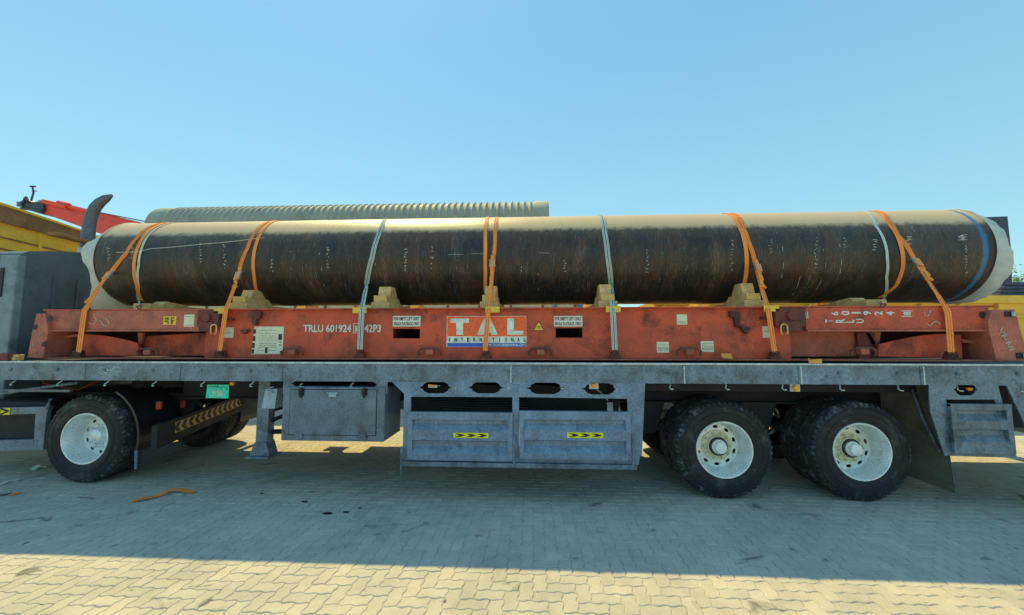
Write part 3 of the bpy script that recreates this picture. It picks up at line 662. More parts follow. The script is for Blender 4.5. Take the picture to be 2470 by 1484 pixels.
# brackets
poly_part('stake_bracket', [(598, 752), (628, 752), (626, 768), (618, 770), (617, 784), (608, 785), (606, 768), (598, 766)], .20, .245, 'rust_dark')
poly_part('stake_bracket', [(576, 795), (597, 795), (594, 801), (585, 806)], .19, .245, 'rust_dark')
poly_part('stake_bracket', [(1762, 750), (1786, 752), (1784, 790), (1776, 788), (1772, 766), (1762, 764)], .20, .245, 'rust_dark')
poly_part('stake_bracket', [(1786, 787), (1812, 790), (1804, 806), (1796, 801)], .19, .245, 'rust_dark')
poly_part('bracket_plate', [(1838, 765), (1894, 765), (1890, 772), (1838, 771)], .20, .245, 'rust_dark')
poly_part('bracket_plate', [(498, 768), (560, 768), (560, 773), (498, 774)], .20, .245, 'rust_dark')
# --- signs and markings
SY = WY - .004
def sign(u0, v0, u1, v1, m, y=SY, name='sign_plate', parent=None):
    x0, z1 = U(u0, v0, y); x1, z0 = U(u1, v1, y); return MB().box(x0, x1, y, y + .0035, z0, z1).build(name, m, parent or FR)
def write(s, u0, v0, u1, v1, m, y, parent, bold=.02, rot=0, sp=1., name='lettering'):
    x0, z1 = U(u0, v0, y); x1, z0 = U(u1, v1, y); return lettering(s, x0, x1, z0, z1, y - .0002, m, parent, name, bold, rot, sp)
s = sign(1078, 763, 1270, 837, 'talwhite'); s['label'] = 'orange, white and blue TAL INTERNATIONAL sign plate'
y2 = SY - .001
sign(1079, 764, 1269.5, 811.5, 'talorange', y2 - .0015, 'orange_field', s); sign(1079, 827.5, 1269.5, 836.5, 'talblue', y2 - .0015, 'blue_field', s)
tx = lambda zx, zy: U((1780 + zx / 6.861) / 1.6583, (1240 + zy / 6.861) / 1.6583, y2)
for pl in ([(150, 238), (655, 238), (655, 355), (497, 355), (497, 683), (310, 683), (310, 355), (150, 355)],
           [(1065, 235), (1250, 235), (1450, 685), (1275, 685), (1248, 625), (1075, 625), (1050, 685), (875, 685)],
           [(1708, 235), (1893, 235), (1893, 575), (2147, 575), (2147, 685), (1712, 685)]):
    MB().prism([tx(*q) for q in pl], y2 - .006, y2 - .002).build('big_letter', 'talwhite', s)
yl = SY - .0015
for i, ch in enumerate('INTERNATIONAL'):
    cxu = 1079 + 5 + i * (182 / 12.0); hw = 1.0 if ch == 'I' else 2.9
    write(ch, cxu - hw, 815, cxu + hw, 824.5, 'ink', yl, s, .03)
write('WWW.TALINTERNATIONAL.COM', 1164, 829.5, 1268, 835, 'talwhite', y2 - .0018, s, .04)
write('TRLU 601924', 732, 783, 847, 802, 'white', SY, FR, .03, name='marking')
write('8', 855.5, 784.5, 863, 801, 'white', SY, FR, .03, name='marking')
x0, z1 = U(852.5, 780, SY); x1, z0 = U(867, 804, SY)
m = MB(); t = .006
for q in ((x0, x1, z0, z0 + t), (x0, x1, z1 - t, z1), (x0, x0 + t, z0 + t, z1 - t), (x1 - t, x1, z0 + t, z1 - t)): m.box(q[0], q[1], SY - .0015, SY, q[2], q[3])
m.build('marking_box', 'white', FR)
write('42P3', 879, 783, 919, 802, 'white', SY, FR, .03, name='marking')
for (a, b_) in ((948, 1014), (1336, 1405)):
    o = sign(a, 762.5, b_, 787.5, 'white'); o2 = SY - .0015
    write('FOR EMPTY LIFT ONLY', a + 2, 765, b_ - 2, 773, 'rust_dark', o2, o, .012); write('SINGLE FLATRACK ONLY', a + 2, 777, b_ - 2, 785, 'rust_dark', o2, o, .012)
x, z = U(1299.5, 787, SY); x0, z1 = U(1287, 775, SY); x1, z0 = U(1312, 797.5, SY)
o = MB().prism([(x0, z0), (x1, z0), ((x0 + x1) / 2, z1)], SY - .001, SY + .002).build('warning_triangle', 'labelyellow', FR)
xm = (x0 + x1) / 2; t = .008; q = MB()
for (a, b_) in (((x0, z0), (x1, z0)), ((x1, z0), (xm, z1)), ((xm, z1), (x0, z0))): q.tube([(a[0], SY - .002, a[1]), (b_[0], SY - .002, b_[1])], .003, 5)
q.tube([(xm - .02, SY - .002, z0 + .028), (xm + .02, SY - .002, z0 + .028)], .003, 5); q.tube([(xm - .02, SY - .002, z0 + .045), (xm + .02, SY - .002, z0 + .045)], .003, 5); q.build('warning_marks', 'ink', o)
# safety approval plate
a = P2([(614, 788), (685, 788), (681, 854), (606, 855)], SY); o = MB().prism(a, SY, SY + .003).build('data_plate', 'cream', FR); o['label'] = 'cream approval plate with black headings'
q = MB(); random.seed(11)
for (r0, r1) in ((795, 805), (811, 823), (827, 840), (843, 853)):
    x0, z1 = U(613 - (r0 - 788) * .1, r0, SY); x1, z0 = U(618 - (r0 - 788) * .1, r1, SY); q.box(x0, x1, SY - .002, SY - .0005, z0, z1)
for (u0, v0, u1, v1) in ((672, 806, 680, 820), (640, 838, 645, 852), (673, 824, 679, 826), (674, 831, 678, 834)):
    x0, z1 = U(u0, v0, SY); x1, z0 = U(u1, v1, SY); q.box(x0, x1, SY - .002, SY - .0005, z0, z1)
for r in (804, 820, 838): x0, z1 = U(622, r, SY); x1, z0 = U(668, r + .6, SY); q.box(x0, x1, SY - .002, SY - .0005, z0, z1)
for r in (797, 810, 815, 828, 833, 845):
    u = 624
    while u < 664:
        l = random.uniform(2, 6); x0, z1 = U(u, r, SY); x1, z0 = U(u + l, r + 1., SY); q.box(x0, x1, SY - .002, SY - .0005, z0, z1); u += l + random.uniform(1, 4)
q.build('plate_print', 'ink', o)
def smallsign(u0, v0, u1, v1, rows, m='cream', y=SY, seed=1):
    o = sign(u0, v0, u1, v1, m, y, 'label_plate'); random.seed(seed); q = MB()
    for r in rows:
        u = u0 + 3
        while u < u1 - 4:
            l = random.uniform(2, 5); x0, z1 = U(u, r, y); x1, z0 = U(min(u + l, u1 - 2), r + .9, y); q.box(x0, x1, y - .002, y - .0003, z0, z1); u += l + 1
    q.build('label_print', 'ink', o); return o
smallsign(1632, 758.5, 1658, 783, (776, 779)); smallsign(1584, 825, 1614, 851, (832, 838, 841, 844)); smallsign(1690, 823, 1722, 849, (829, 834, 837, 840, 843)); smallsign(1839, 787, 1857, 815, (800,)); smallsign(540, 790, 562, 815, (803,))
smallsign(445, 759, 467, 788, (763, 784), y=.186)
o = sign(395, 763, 424, 784, 'labelyellow', .186, 'label_plate'); x0, z1 = U(411, 765, .185); x1, z0 = U(420, 782, .185); lettering('2,6m', x0, x1, z0, z1, .1855, 'ink', o, 'label_print', .03, -90); x0, z1 = U(398, 766, .185); x1, z0 = U(407, 781, .185); lettering("8'6\"", x0, x1, z0, z1, .1855, 'ink', o, 'label_print', .03, -90)
# rotated serial on the right end wall: each character turned a quarter
def zc(zx, zy): return ((3100 + zx / 2.033) / 1.6583, (750 + zy / 2.033) / 1.6583)
ym = .188
for ch, zx, zy, w_, h_ in (('6', 485, 1025, 62, 30), ('0', 572, 1022, 72, 36), ('1', 660, 1020, 80, 14), ('9', 748, 1022, 70, 32), ('2', 840, 1024, 70, 34), ('4', 935, 1026, 74, 34), ('8', 1073, 1026, 66, 30),
                           ('T', 440, 1087, 66, 28), ('R', 530, 1085, 82, 34), ('L', 608, 1088, 72, 26), ('U', 690, 1086, 66, 34)):
    a = zc(zx - w_ / 2, zy - h_ / 2); b_ = zc(zx + w_ / 2, zy + h_ / 2)
    write(ch, a[0], a[1], b_[0], b_[1], 'white', ym, ER, .03, 90, name='marking')
m = MB()
for (p, q_) in (((1030, 1004), (1118, 1004)), ((1030, 1048), (1118, 1048))):
    a = U(*zc(*p), ym); b_ = U(*zc(*q_), ym); m.box(a[0], b_[0], ym - .0015, ym, a[1] - .005, a[1] + .003)
for (p, q_) in (((245, 1010), (255, 1065)), ((262, 1010), (266, 1065))):
    a = U(*zc(*p), ym); b_ = U(*zc(*q_), ym); m.tube([(a[0], ym - .001, a[1]), (b_[0], ym - .001, b_[1])], .005, 5)
m.build('marking', 'white', ER)
def scrawl(pts, y, parent, m='chalkred', r=.005, name='painted_scrawl'):
    P = [Vector((U(u, v, y)[0], y - .001, U(u, v, y)[1])) for u, v in pts]; out = []
    for i in range(len(P) - 1):
        p0, p1, p2, p3 = P[max(i - 1, 0)], P[i], P[i + 1], P[min(i + 2, len(P) - 1)]
        for k in range(5):
            t = k / 5; out.append(.5 * ((2 * p1) + (-p0 + p2) * t + (2 * p0 - 5 * p1 + 4 * p2 - p3) * t * t + (-p0 + 3 * p1 - 3 * p2 + p3) * t ** 3))
    out.append(P[-1]); return MB().tube(out, r, 5).build(name, m, parent, True)
scrawl([(214, 778), (222, 782), (231, 780), (232, 770), (226, 761), (234, 756), (241, 762)], .188, EL)
scrawl([(243, 772), (250, 784), (262, 786), (262, 776), (256, 768), (266, 765), (272, 770)], .188, EL)
scrawl([(2228, 752), (2233, 762), (2240, 760), (2243, 750), (2250, 748)], .188, ER); scrawl([(2233, 779), (2243, 786), (2250, 778), (2260, 776), (2268, 784)], .188, ER)
for k in range(3): scrawl([(2418 + k * 9, 790 + 18 * k), (2412 + k * 9, 800 + 18 * k), (2424 + k * 9, 803 + 17 * k), (2416 + k * 9, 812 + 17 * k), (2430 + k * 9, 806 + 17 * k)], .137, rp, r=.006)
random.seed(9); m = MB()
for k in range(40):
    u, v = random.uniform(78, 108), random.uniform(800, 858); x, z = U(u, v, .137); m.tube([(x, .137, z), (x + random.uniform(-.03, .03), .137, z + random.uniform(-.03, .03))], .003, 4)
m.build('paint_scratches', 'chalkred', lp)

# ================================================================== PIPE
PY, PZ, PR = 1.25, 2.92, .64
PX0, PX1 = -6.13, 5.755
NP = 128
def cylpt(x, phi, lift=0.):            # phi from the near horizontal, upwards
    r = PR + lift; return Vector((x, PY - r * math.cos(phi), PZ + r * math.sin(phi)))
def hit(u, v, lift=0.):
    d = ray(u, v); r = PR + lift; oy, oz = CAM.y - PY, CAM.z - PZ
    A = d.y ** 2 + d.z ** 2; B = oy * d.y + oz * d.z; C = oy * oy + oz * oz - r * r; D = max(B * B - A * C, 0)
    t = (-B - math.sqrt(D)) / A; p = CAM + d * t
    return p.x, math.atan2(p.z - PZ, PY - p.y)
m = MB()
nseg = 60; rings = []
for j in range(nseg + 1):
    x = PX0 + (PX1 - PX0) * j / nseg
    rings.append([m.bm.verts.new((x, PY + PR * math.cos(2 * math.pi * k / NP), PZ + PR * math.sin(2 * math.pi * k / NP))) for k in range(NP)])
for j in range(nseg):
    for k in range(NP): m.bm.faces.new((rings[j][k], rings[j][(k + 1) % NP], rings[j + 1][(k + 1) % NP], rings[j + 1][k]))
inn = [[m.bm.verts.new((x, PY + (PR - .02) * math.cos(2 * math.pi * k / NP), PZ + (PR - .02) * math.sin(2 * math.pi * k / NP))) for k in range(NP)] for x in (PX0, PX1)]
for k in range(NP):
    k2 = (k + 1) % NP
    m.bm.faces.new((inn[0][k], inn[0][k2], inn[1][k2], inn[1][k])); m.bm.faces.new((rings[0][k], rings[0][k2], inn[0][k2], inn[0][k])); m.bm.faces.new((rings[-1][k], rings[-1][k2], inn[1][k2], inn[1][k]))
PIPE = m.build('steel_pipe', pipe_material(), None, True)
tag(PIPE, 'long black coated steel pipe with dusty top and blue ring, strapped on the red flatrack', 'pipe')
# chalk writing running round the pipe
random.seed(21)
def chalkcol(u, v0, v1, wid=8, n=7, seed=0, r=.0035):
    random.seed(seed); m = MB()
    for i in range(n):
        v = v0 + (v1 - v0) * (i + .1) / n; uu = u + random.uniform(-1.5, 1.5); k = random.randint(3, 5); pts = []
        for q in range(k):
            a = hit(uu + random.uniform(-wid / 2, wid / 2), v + random.uniform(0, (v1 - v0) / n * .75), .0015); pts.append(cylpt(a[0], a[1], .0015))
        m.tube(pts, r, 5)
    m.build('chalk_writing', 'chalk', PIPE)
for i, a in enumerate(((262, 596, 634, 10, 5), (318, 590, 625, 5, 5), (483, 585, 635, 6, 7), (541, 586, 650, 7, 8), (656, 624, 660, 7, 4), (791, 592, 650, 6, 7), (978, 598, 658, 8, 9), (1043, 590, 652, 10, 5), (1104, 614, 625, 10, 1),
                       (1259, 640, 658, 4, 2), (1361, 625, 658, 8, 5), (1560, 598, 660, 8, 7), (1765, 578, 656, 8, 9), (1858, 575, 612, 12, 5), (1968, 570, 650, 7, 9), (2038, 570, 610, 7, 5), (2110, 575, 606, 12, 5), (2190, 570, 592, 22, 9), (2330, 590, 660, 7, 9), (2322, 565, 580, 26, 8), (2200, 545, 560, 9, 3))):
    chalkcol(*a, seed=i + 40)
def surfline(pts, r=.004, name='scratch_line', m='chalk'):
    P = [cylpt(*hit(u, v, .002), .002) for u, v in pts]; MB().tube(P, r, 5).build(name, m, PIPE, True)
surfline([(282, 609), (330, 608), (365, 600), (410, 597), (480, 590), (560, 583), (638, 573)], .005)
surfline([(1082, 614), (1118, 614)], .003); surfline([(1137, 612), (1165, 612)], .003); surfline([(1300, 610), (1325, 611)], .003)
for a in (([(1873, 560), (1888, 600), (1890, 640), (1885, 670)]), ([(1985, 600), (1992, 640), (1980, 680), (1968, 700)]), ([(2025, 590), (2030, 630), (2026, 660)]), ([(1298, 660), (1298, 700)]), ([(770, 610), (776, 650), (782, 690)]), ([(1930, 668), (1924, 690), (1912, 712)]), ([(905, 600), (906, 640)]), ([(700, 605), (702, 650)])): surfline(a, .003)

# ---------------- white film round the pipe ends
def film(xe, s, prof, label, name='plastic_sheet'):
    m = MB(); rows = []; K = 96; random.seed(int(xe * 10) + 50)
    ph = [random.uniform(0, 6.28) for _ in range(8)]
    for j in range(7):
        t = j / 6; row = []
        for k in range(K):
            a = 2 * math.pi * k / K - math.pi
            dx, dr = prof(a)
            wob = .005 * t * (math.sin(9 * a + ph[0] + 3 * t) + .8 * math.sin(17 * a + ph[1]) + .6 * math.sin(29 * a + ph[2] + 5 * t))
            r = PR + .012 + (dr + wob) * t ** 1.1; x = xe + s * (-.04 + (dx + .04) * t + .6 * wob)
            z = max(PZ + r * math.sin(a), 2.155 + .006 * math.sin(20 * a))
            row.append(m.bm.verts.new((x, PY - r * math.cos(a), z)))
        rows.append(row)
    for j in range(6):
        for k in range(K): m.bm.faces.new((rows[j][k], rows[j][(k + 1) % K], rows[j + 1][(k + 1) % K], rows[j + 1][k]))
    # gathered cap
    prev = rows[-1]
    for f_, dxx in ((.8, .03), (.5, .06), (.2, .07)):
        row = []
        for k in range(K):
            v = rows[-1][k].co; a = 2 * math.pi * k / K - math.pi; w2 = .02 * math.sin(13 * a + ph[3])
            row.append(m.bm.verts.new((xe + s * (.12 + dxx + w2) if f_ < .6 else v.x + s * (dxx + w2), PY + (v.y - PY) * f_, max(PZ + (v.z - PZ) * f_, 2.16))))
        for k in range(K): m.bm.faces.new((prev[k], prev[(k + 1) % K], row[(k + 1) % K], row[k]))
        prev = row
    m.bm.faces.new(prev)
    return tag(m.build(name, 'plastic', None, True, angle=60), label, 'plastic sheet', 'white film over the pipe ends')
def bumpf(a, c, w_): return math.exp(-((a - c) / w_) ** 2)
film(PX0, -1, lambda a: (.015 + .15 * bumpf(a, R_(6), R_(22)) + .20 * bumpf(a, R_(-66), R_(26)), -.03 + .02 * bumpf(a, R_(6), R_(20)) + .22 * bumpf(a, R_(-66), R_(26))), 'crumpled white plastic sheet over the pipe end beside the grey truck cab')
film(PX1, 1, lambda a: (.01 + .13 * bumpf(a, R_(-18), R_(42)) + .05 * bumpf(a, R_(30), R_(22)), -.02 + .09 * bumpf(a, R_(-50), R_(38))), 'white plastic sheet flaring out round the blue-ringed pipe end')

# ---------------- timber saddles
TOPS = {577: .185, 918: .215, 1180: .215, 1466: .225, 1818: .225}
def saddle(u, side, low, lab):
    # u: sight of the block's front face; side +1: beam face seen on its right
    x = U(u, 735, .36)[0]; w_ = .17
    T = thing('timber_saddle', (x, 1.25, 2.148), lab, 'timber saddle', 'timber saddles under the black pipe')
    j = lambda: random.uniform(-.008, .008); top = TOPS.get(u, .2)
    zt = 2.235
    m = MB(); m.box(x - w_ / 2 - .03, x + w_ / 2 + .03, .34, 2.16, 2.149, zt, .008); m.build('base_beam', 'wood', T)
    for sgn in (-1, 1):
        Yc = lambda y: PY + sgn * (PY - y) * (-1) if False else (y if sgn < 0 else 2 * PY - y)
        if low: 
            a, b = sorted((Yc(.55), Yc(.95))); prof = [(a, zt + .002), (b, zt + .002), (Yc(.95) if sgn < 0 else a, zt + .03), (Yc(.60) if sgn < 0 else b, zt + .055)]
            ys = [Yc(.55), Yc(.62), Yc(.93), Yc(.93)]; zs = [zt + .002, zt + .05, zt + .02, zt + .002]
            MB().extr(list(zip(ys, zs)), x - w_ / 2 + j(), x + w_ / 2 + j()).build('wedge', 'wood', T)
            continue
        ys = [Yc(.36), Yc(.36), Yc(.78), Yc(.88)]; zs = [zt + .002, zt + .085, zt + .085, zt + .002]
        m = MB(); m.extr(list(zip(ys, zs)), x - w_ / 2 + j(), x + w_ / 2 + j()); m.build('lower_chock', 'woodend' if sgn < 0 and False else 'wood', T)
        ys = [Yc(.46), Yc(.50), Yc(.64), Yc(.735)]; zs = [zt + .088, zt + top, zt + top, zt + .088]
        m = MB(); m.extr(list(zip(ys, zs)), x - w_ / 2 + .012 + j(), x + w_ / 2 - .012 + j()); m.build('upper_chock', 'wood', T)
        if sgn < 0:
            m = MB(); m.box(x - w_ / 2, x + w_ / 2 - .02, .352, .358, zt - .10, zt - .005); m.box(x - w_ / 2 + .01, x + w_ / 2 - .01, .354, .3598, zt + .010, zt + .078); m.build('sawn_end', 'woodend', T)
random.seed(4)
saddle(345, 1, True, 'low timber saddle with flat wedge, under the pipe beside the leftmost grey strap')
saddle(577, 1, False, 'stepped timber saddle behind the second orange strap, above the cream data plate')
saddle(918, 1, False, 'stepped timber saddle between the paired grey straps and the first lift-only sign')
saddle(1180, 1, False, 'narrow timber saddle behind the orange strap that crosses the TAL sign')
saddle(1466, -1, False, 'timber saddle half hidden behind the middle-right grey strap')
saddle(1818, -1, False, 'bulky stepped timber saddle beside the orange strap right of centre')
saddle(2112, -1, True, 'low timber saddle at the foot of the thin grey strap near the blue ring')

# ---------------- straps
def ribbon(pts, nrm, w_, th=.004, wd=None):
    """pts: Vectors, nrm: outward normals"""
    m = MB(); rows = []
    for i, p in enumerate(pts):
        t = (pts[min(i + 1, len(pts) - 1)] - pts[max(i - 1, 0)]).normalized(); n = nrm[i].normalized(); s = t.cross(n).normalized(); n = s.cross(t).normalized()
        h = (wd[i] if wd else w_) / 2
        rows.append([m.bm.verts.new(p + s * h), m.bm.verts.new(p + s * h + n * th), m.bm.verts.new(p - s * h + n * th), m.bm.verts.new(p - s * h)])
    for a, b in zip(rows, rows[1:]):
        for k in range(4): m.bm.faces.new((a[k], a[(k + 1) % 4], b[(k + 1) % 4], b[k]))
    m.bm.faces.new(rows[0]); m.bm.faces.new(list(reversed(rows[-1])))
    return m
def dense(P, n=6):
    out = []
    for i in range(len(P) - 1):
        for k in range(n): out.append(P[i].lerp(P[i + 1], k / n))
    out.append(P[-1]); return out
def hug(path, lift, far=True):
    """path: sight points on the pipe from low to the top; continues over the crown and down the far side"""
    H = [hit(u, v, lift) for u, v in path]
    pts, nr = [], []
    def put(x, a): pts.append(cylpt(x, a, lift)); nr.append(Vector((0, -math.cos(a), math.sin(a))))
    for (x0, a0), (x1, a1) in zip(H, H[1:]):
        for k in range(8): t = k / 8; put(x0 + (x1 - x0) * t, a0 + (a1 - a0) * t)
    x, a = H[-1]; dx = (H[-1][0] - H[-2][0]) / max(.05, (H[-1][1] - H[-2][1])) * .25
    end = math.pi - R_(20) if far else a
    n = 16
    for k in range(n + 1):
        t = k / n; put(x + dx * (end - a) * t, a + (end - a) * t)
    return pts, nr, (pts[-1], nr[-1])
def down_far(pts, nr):
    p = pts[-1].copy(); e = Vector((p.x, 2.32, 2.13)); f_ = Vector((p.x, 2.36, 1.60))
    for q in dense([p, e], 4)[1:] + dense([e, f_], 3)[1:]: pts.append(q); nr.append(Vector((0, 1, .2)))
def strap(name, lab, grp, matn, foot, edge, mids, onpipe, hugs, w_=.05, stripe=False, buckle=None, wide_low=1.):
    """foot: anchor sight; edge: where it bends over the deck edge; mids: free points (u,v,y); onpipe: tangent point upward"""
    fx, fz = U(*foot, .155); T = thing(name, (fx, .2, fz), lab, 'strap', grp)
    lift = .004
    pts, nr, _ = hug(onpipe, lift)
    free = [Vector((U(u, v, y)[0], y, U(u, v, y)[1])) for (u, v, y) in [(*foot, .155)] + ([(*edge, .150)] if edge else []) + mids]
    F_ = dense(free + [pts[0]], 6)[:-1]
    pts = F_ + pts; nr = [Vector((0, -1, .15))] * len(F_) + nr
    nf = len(F_)
    down_far(pts, nr)
    wd = [w_ * (wide_low if i < 8 else 1.) for i in range(len(pts))]
    body = ribbon(pts, nr, w_, .004, wd).build('tie_band', matn, T)
    if stripe:
        for off, lw in ((-.33, .05), (0, .15), (.33, .05)):
            q = [p + n_.normalized() * .0045 for p, n_ in zip(pts, nr)]
            q = [a + Vector((off * w_, 0, 0)) for a in q]
            ribbon(q, nr, w_ * lw, .0012).build('woven_line', 'darkweb', body)
    if matn == 'orange':
        for off in (-.27, .27): ribbon([p + n_.normalized() * .0045 + Vector((off * w_, 0, 0)) for p, n_ in zip(pts, nr)], nr, w_ * .08, .0012).build('woven_line', 'orangeline', body)
    for hp in hugs:
        hpts, hn, _ = hug(hp, lift + .001)
        down_far(hpts, hn)
        hb = ribbon(hpts, hn, w_ * .95, .004).build('loop_band', matn, T)
        if stripe:
            for off in (-.25, .25):
                q = [p + n_.normalized() * .0045 + Vector((off * w_, 0, 0)) for p, n_ in zip(hpts, hn)]
                ribbon(q, hn, w_ * .09, .0012).build('woven_line', 'darkweb', hb)
    if buckle:
        (u, v, y) = buckle[0]; (u2, v2, y2) = buckle[1]
        a = Vector((U(u, v, y)[0], y, U(u, v, y)[1])); b = Vector((U(u2, v2, y2)[0], y2, U(u2, v2, y2)[1])); d = (b - a).normalized(); s = d.cross(Vector((0, -1, 0))).normalized(); n_ = Vector((0, -1, 0))
        Mx = Matrix((( s.x, d.x, n_.x, 0), (s.y, d.y, n_.y, 0), (s.z, d.z, n_.z, 0), (0, 0, 0, 1)))
        k = MB(); 
        k.box(-.038, -.03, -.06, .07, .0, .03, .002); k.box(.03, .038, -.06, .07, .0, .03, .002); k.tube([(-.04, .05, .02), (.04, .05, .02)], .009, 8); k.tube([(-.04, -.045, .015), (.04, -.045, .015)], .009, 8)
        k.xf(Matrix.Translation(a + n_ * .004) @ Mx); k.build('ratchet_buckle', 'buckle', T)
        k = MB(); k.box(-.028, .028, -.05, .055, .018, .034, .006); k.box(-.022, .026, -.13, -.04, .008, .020, .005); k.box(-.026, .030, .03, .07, .026, .042, .008)
        # loose tail, knotted round the tie band
        k.xf(Matrix.Translation(a + n_ * .006) @ Mx)
        L_ = (b - a).length; random.seed(int(u))
        tail = [a + d * (-L_ * .12) + n_ * .02]
        for q in range(1, 9): tail.append(a - d * (-L_ * q / 8) * 1.0 + n_ * (.016 + random.uniform(0, .016)) + s * random.uniform(-.010, .010))
        nrm = [n_ + s * random.uniform(-.25, .25) for _ in tail]
        r2 = ribbon(tail, nrm, w_ * .8, .005); me_ = bpy.data.meshes.new('t'); r2.bm.to_mesh(me_); r2.bm.free(); k.add(me_); bpy.data.meshes.remove(me_)
        k.tube([b + s * .03, b + n_ * .03, b - s * .03], .014, 8)
        k.tube([b + s * .028 + n_ * .01, b + n_ * .035 - d * .01, b - s * .034 + n_ * .012 + d * .01], .012, 8)
        k.build('loose_tail', matn, T)
    k = MB(); k.tube([(fx - .03, .15, fz - .012), (fx + .03, .15, fz - .012)], .008, 8); k.tube([(fx - .03, .15, fz - .012), (fx - .012, .16, fz - .05), (fx + .012, .16, fz - .05), (fx + .03, .15, fz - .012)], .007, 8); k.build('hook', 'ruststeel', T, True)
    return T
GO, GG = 'orange lashing straps over the black pipe', 'grey lashing straps over the black pipe'
strap('lashing_strap', 'orange strap slanting down at the pipe end next to the grey cab', GO, 'orange', (190, 850), (204, 750), [(238, 698, .22)], [(268, 660), (305, 612), (335, 570), (355, 550), (378, 541)],
      [[(345, 727), (331, 690), (324, 655), (325, 625), (336, 590), (357, 560), (385, 542)]], .052, buckle=((265, 664, .45), (214, 730, .22)), wide_low=1.35)
strap('lashing_strap', 'orange strap crossing the timber saddle between the small label and the cream data plate', GO, 'orange', (530, 846), (545, 748), [(566, 692, .30)], [(577, 660), (597, 600), (615, 562), (645, 536)],
      [[(624, 715), (614, 670), (611, 630), (618, 590), (633, 557), (657, 535)]], .05, buckle=((577, 665, .47), (568, 692, .40)), wide_low=1.15)
strap('lashing_strap', 'orange strap running down across the TAL sign', GO, 'orange', (1170, 846), (1178, 748), [(1184, 700, .33)], [(1188, 655), (1194, 590), (1195, 555), (1199, 524)],
      [[(1171, 705), (1171, 660), (1171, 600), (1171, 560), (1177, 524)]], .05, buckle=((1188, 635, .54), (1183, 715, .30)), wide_low=1.1)
strap('lashing_strap', 'orange strap between the timber saddle and the ring right of the white labels', GO, 'orange', (1868, 848), (1853, 748), [(1837, 695, .33)], [(1822, 640), (1806, 585), (1795, 555), (1765, 511)],
      [[(1786, 707), (1798, 670), (1801, 630), (1795, 580), (1779, 540), (1752, 512)]], .052, buckle=((1826, 645, .50), (1838, 692, .33)), wide_low=1.1)
strap('lashing_strap', 'orange crossed strap slanting down near the blue ring, passing the 8 of the turned serial', GO, 'orange', (2294, 850), (2286, 752), [(2262, 712, .20)], [(2205, 628), (2165, 568), (2140, 530), (2115, 503)],
      [[(2120, 718), (2160, 690), (2178, 640), (2172, 590), (2148, 545), (2105, 503)]], .052, buckle=((2208, 632, .45), (2238, 674, .30)), wide_low=1.35)
strap('lashing_strap', 'thin grey strap beside the orange strap at the cab end of the pipe', GG, 'grey', (336, 736), None, [], [(336, 728), (335, 690), (335, 640), (342, 600), (363, 563), (400, 541)], [], .034)
strap('lashing_strap', 'paired grey striped strap crossing the boxed 8 of TRLU 601924', GG, 'grey', (868, 843), (873, 745), [], [(884, 690), (898, 622), (912, 570), (922, 545), (932, 528)],
      [], .064, stripe=True)
strap('lashing_strap', 'paired grey striped strap between the second lift-only sign and the white labels', GG, 'grey', (1483, 844), (1478, 745), [], [(1474, 690), (1466, 620), (1459, 565), (1456, 540), (1449, 516)],
      [], .064, stripe=True)
strap('lashing_strap', 'thin grey strap beside the crossed orange strap near the blue ring', GG, 'grey', (2129, 731), None, [], [(2131, 722), (2138, 670), (2140, 625), (2132, 580), (2112, 545), (2080, 505)], [], .034)

# ---------------- small things on the deck edges
def scrap(name, poly, y0, y1, m, lab, cat, grp=None): return tag(MB().prism(P2(poly, y0), y0, y1).build(name, m), lab, cat, grp)
GP = 'yellow edge protectors under the straps'
for u, lab in ((533, 'yellow edge protector under the orange strap beside the hinge block'), (868, 'yellow edge protector under the paired grey strap left of the lift-only sign'), (1188, 'yellow edge protector under the orange strap above the TAL sign'), (1479, 'yellow edge protector under the paired grey strap right of the second fork pocket'), (1860, 'yellow edge protector under the orange strap left of the hinge ring')):
    x, z = U(u, 744, .17); m = MB(); m.box(x - .085, x + .085, .160, .168, 2.085, 2.155, .002); m.box(x - .085, x + .085, .168, .30, 2.150, 2.158); tag(m.build('edge_protector', 'labelyellow'), lab, 'edge protector', GP)
a = [(1740, 853), (1764, 853), (1768, 866), (1742, 864)]; scrap('cardboard_scrap', a, .128, .134, 'card', 'yellow-brown cardboard scrap leaning on the flatrack foot below the white label', 'cardboard')
a = [(1950, 864), (1956, 868), (1966, 867), (1982, 866), (1983, 877), (1952, 876)]; scrap('cardboard_scrap', a, -.022, -.016, 'card', 'torn cardboard scrap hanging over the grey trailer rail', 'cardboard')
m = MB(); m.box(-6.95, -6.30, .04, .13, 1.512, 1.55, .006); m.box(-6.85, -6.28, .05, .12, 1.552, 1.585, .006); tag(m.build('timber_plank', 'wood'), 'weathered planks lying on the trailer rail behind the cab', 'plank')
m = MB(); m.box(-6.52, -6.34, .0, .10, 1.512, 1.60, .008); tag(m.build('locking_block', 'rust_dark'), 'rusty block on the rail at the foot of the end post by the planks', 'block')

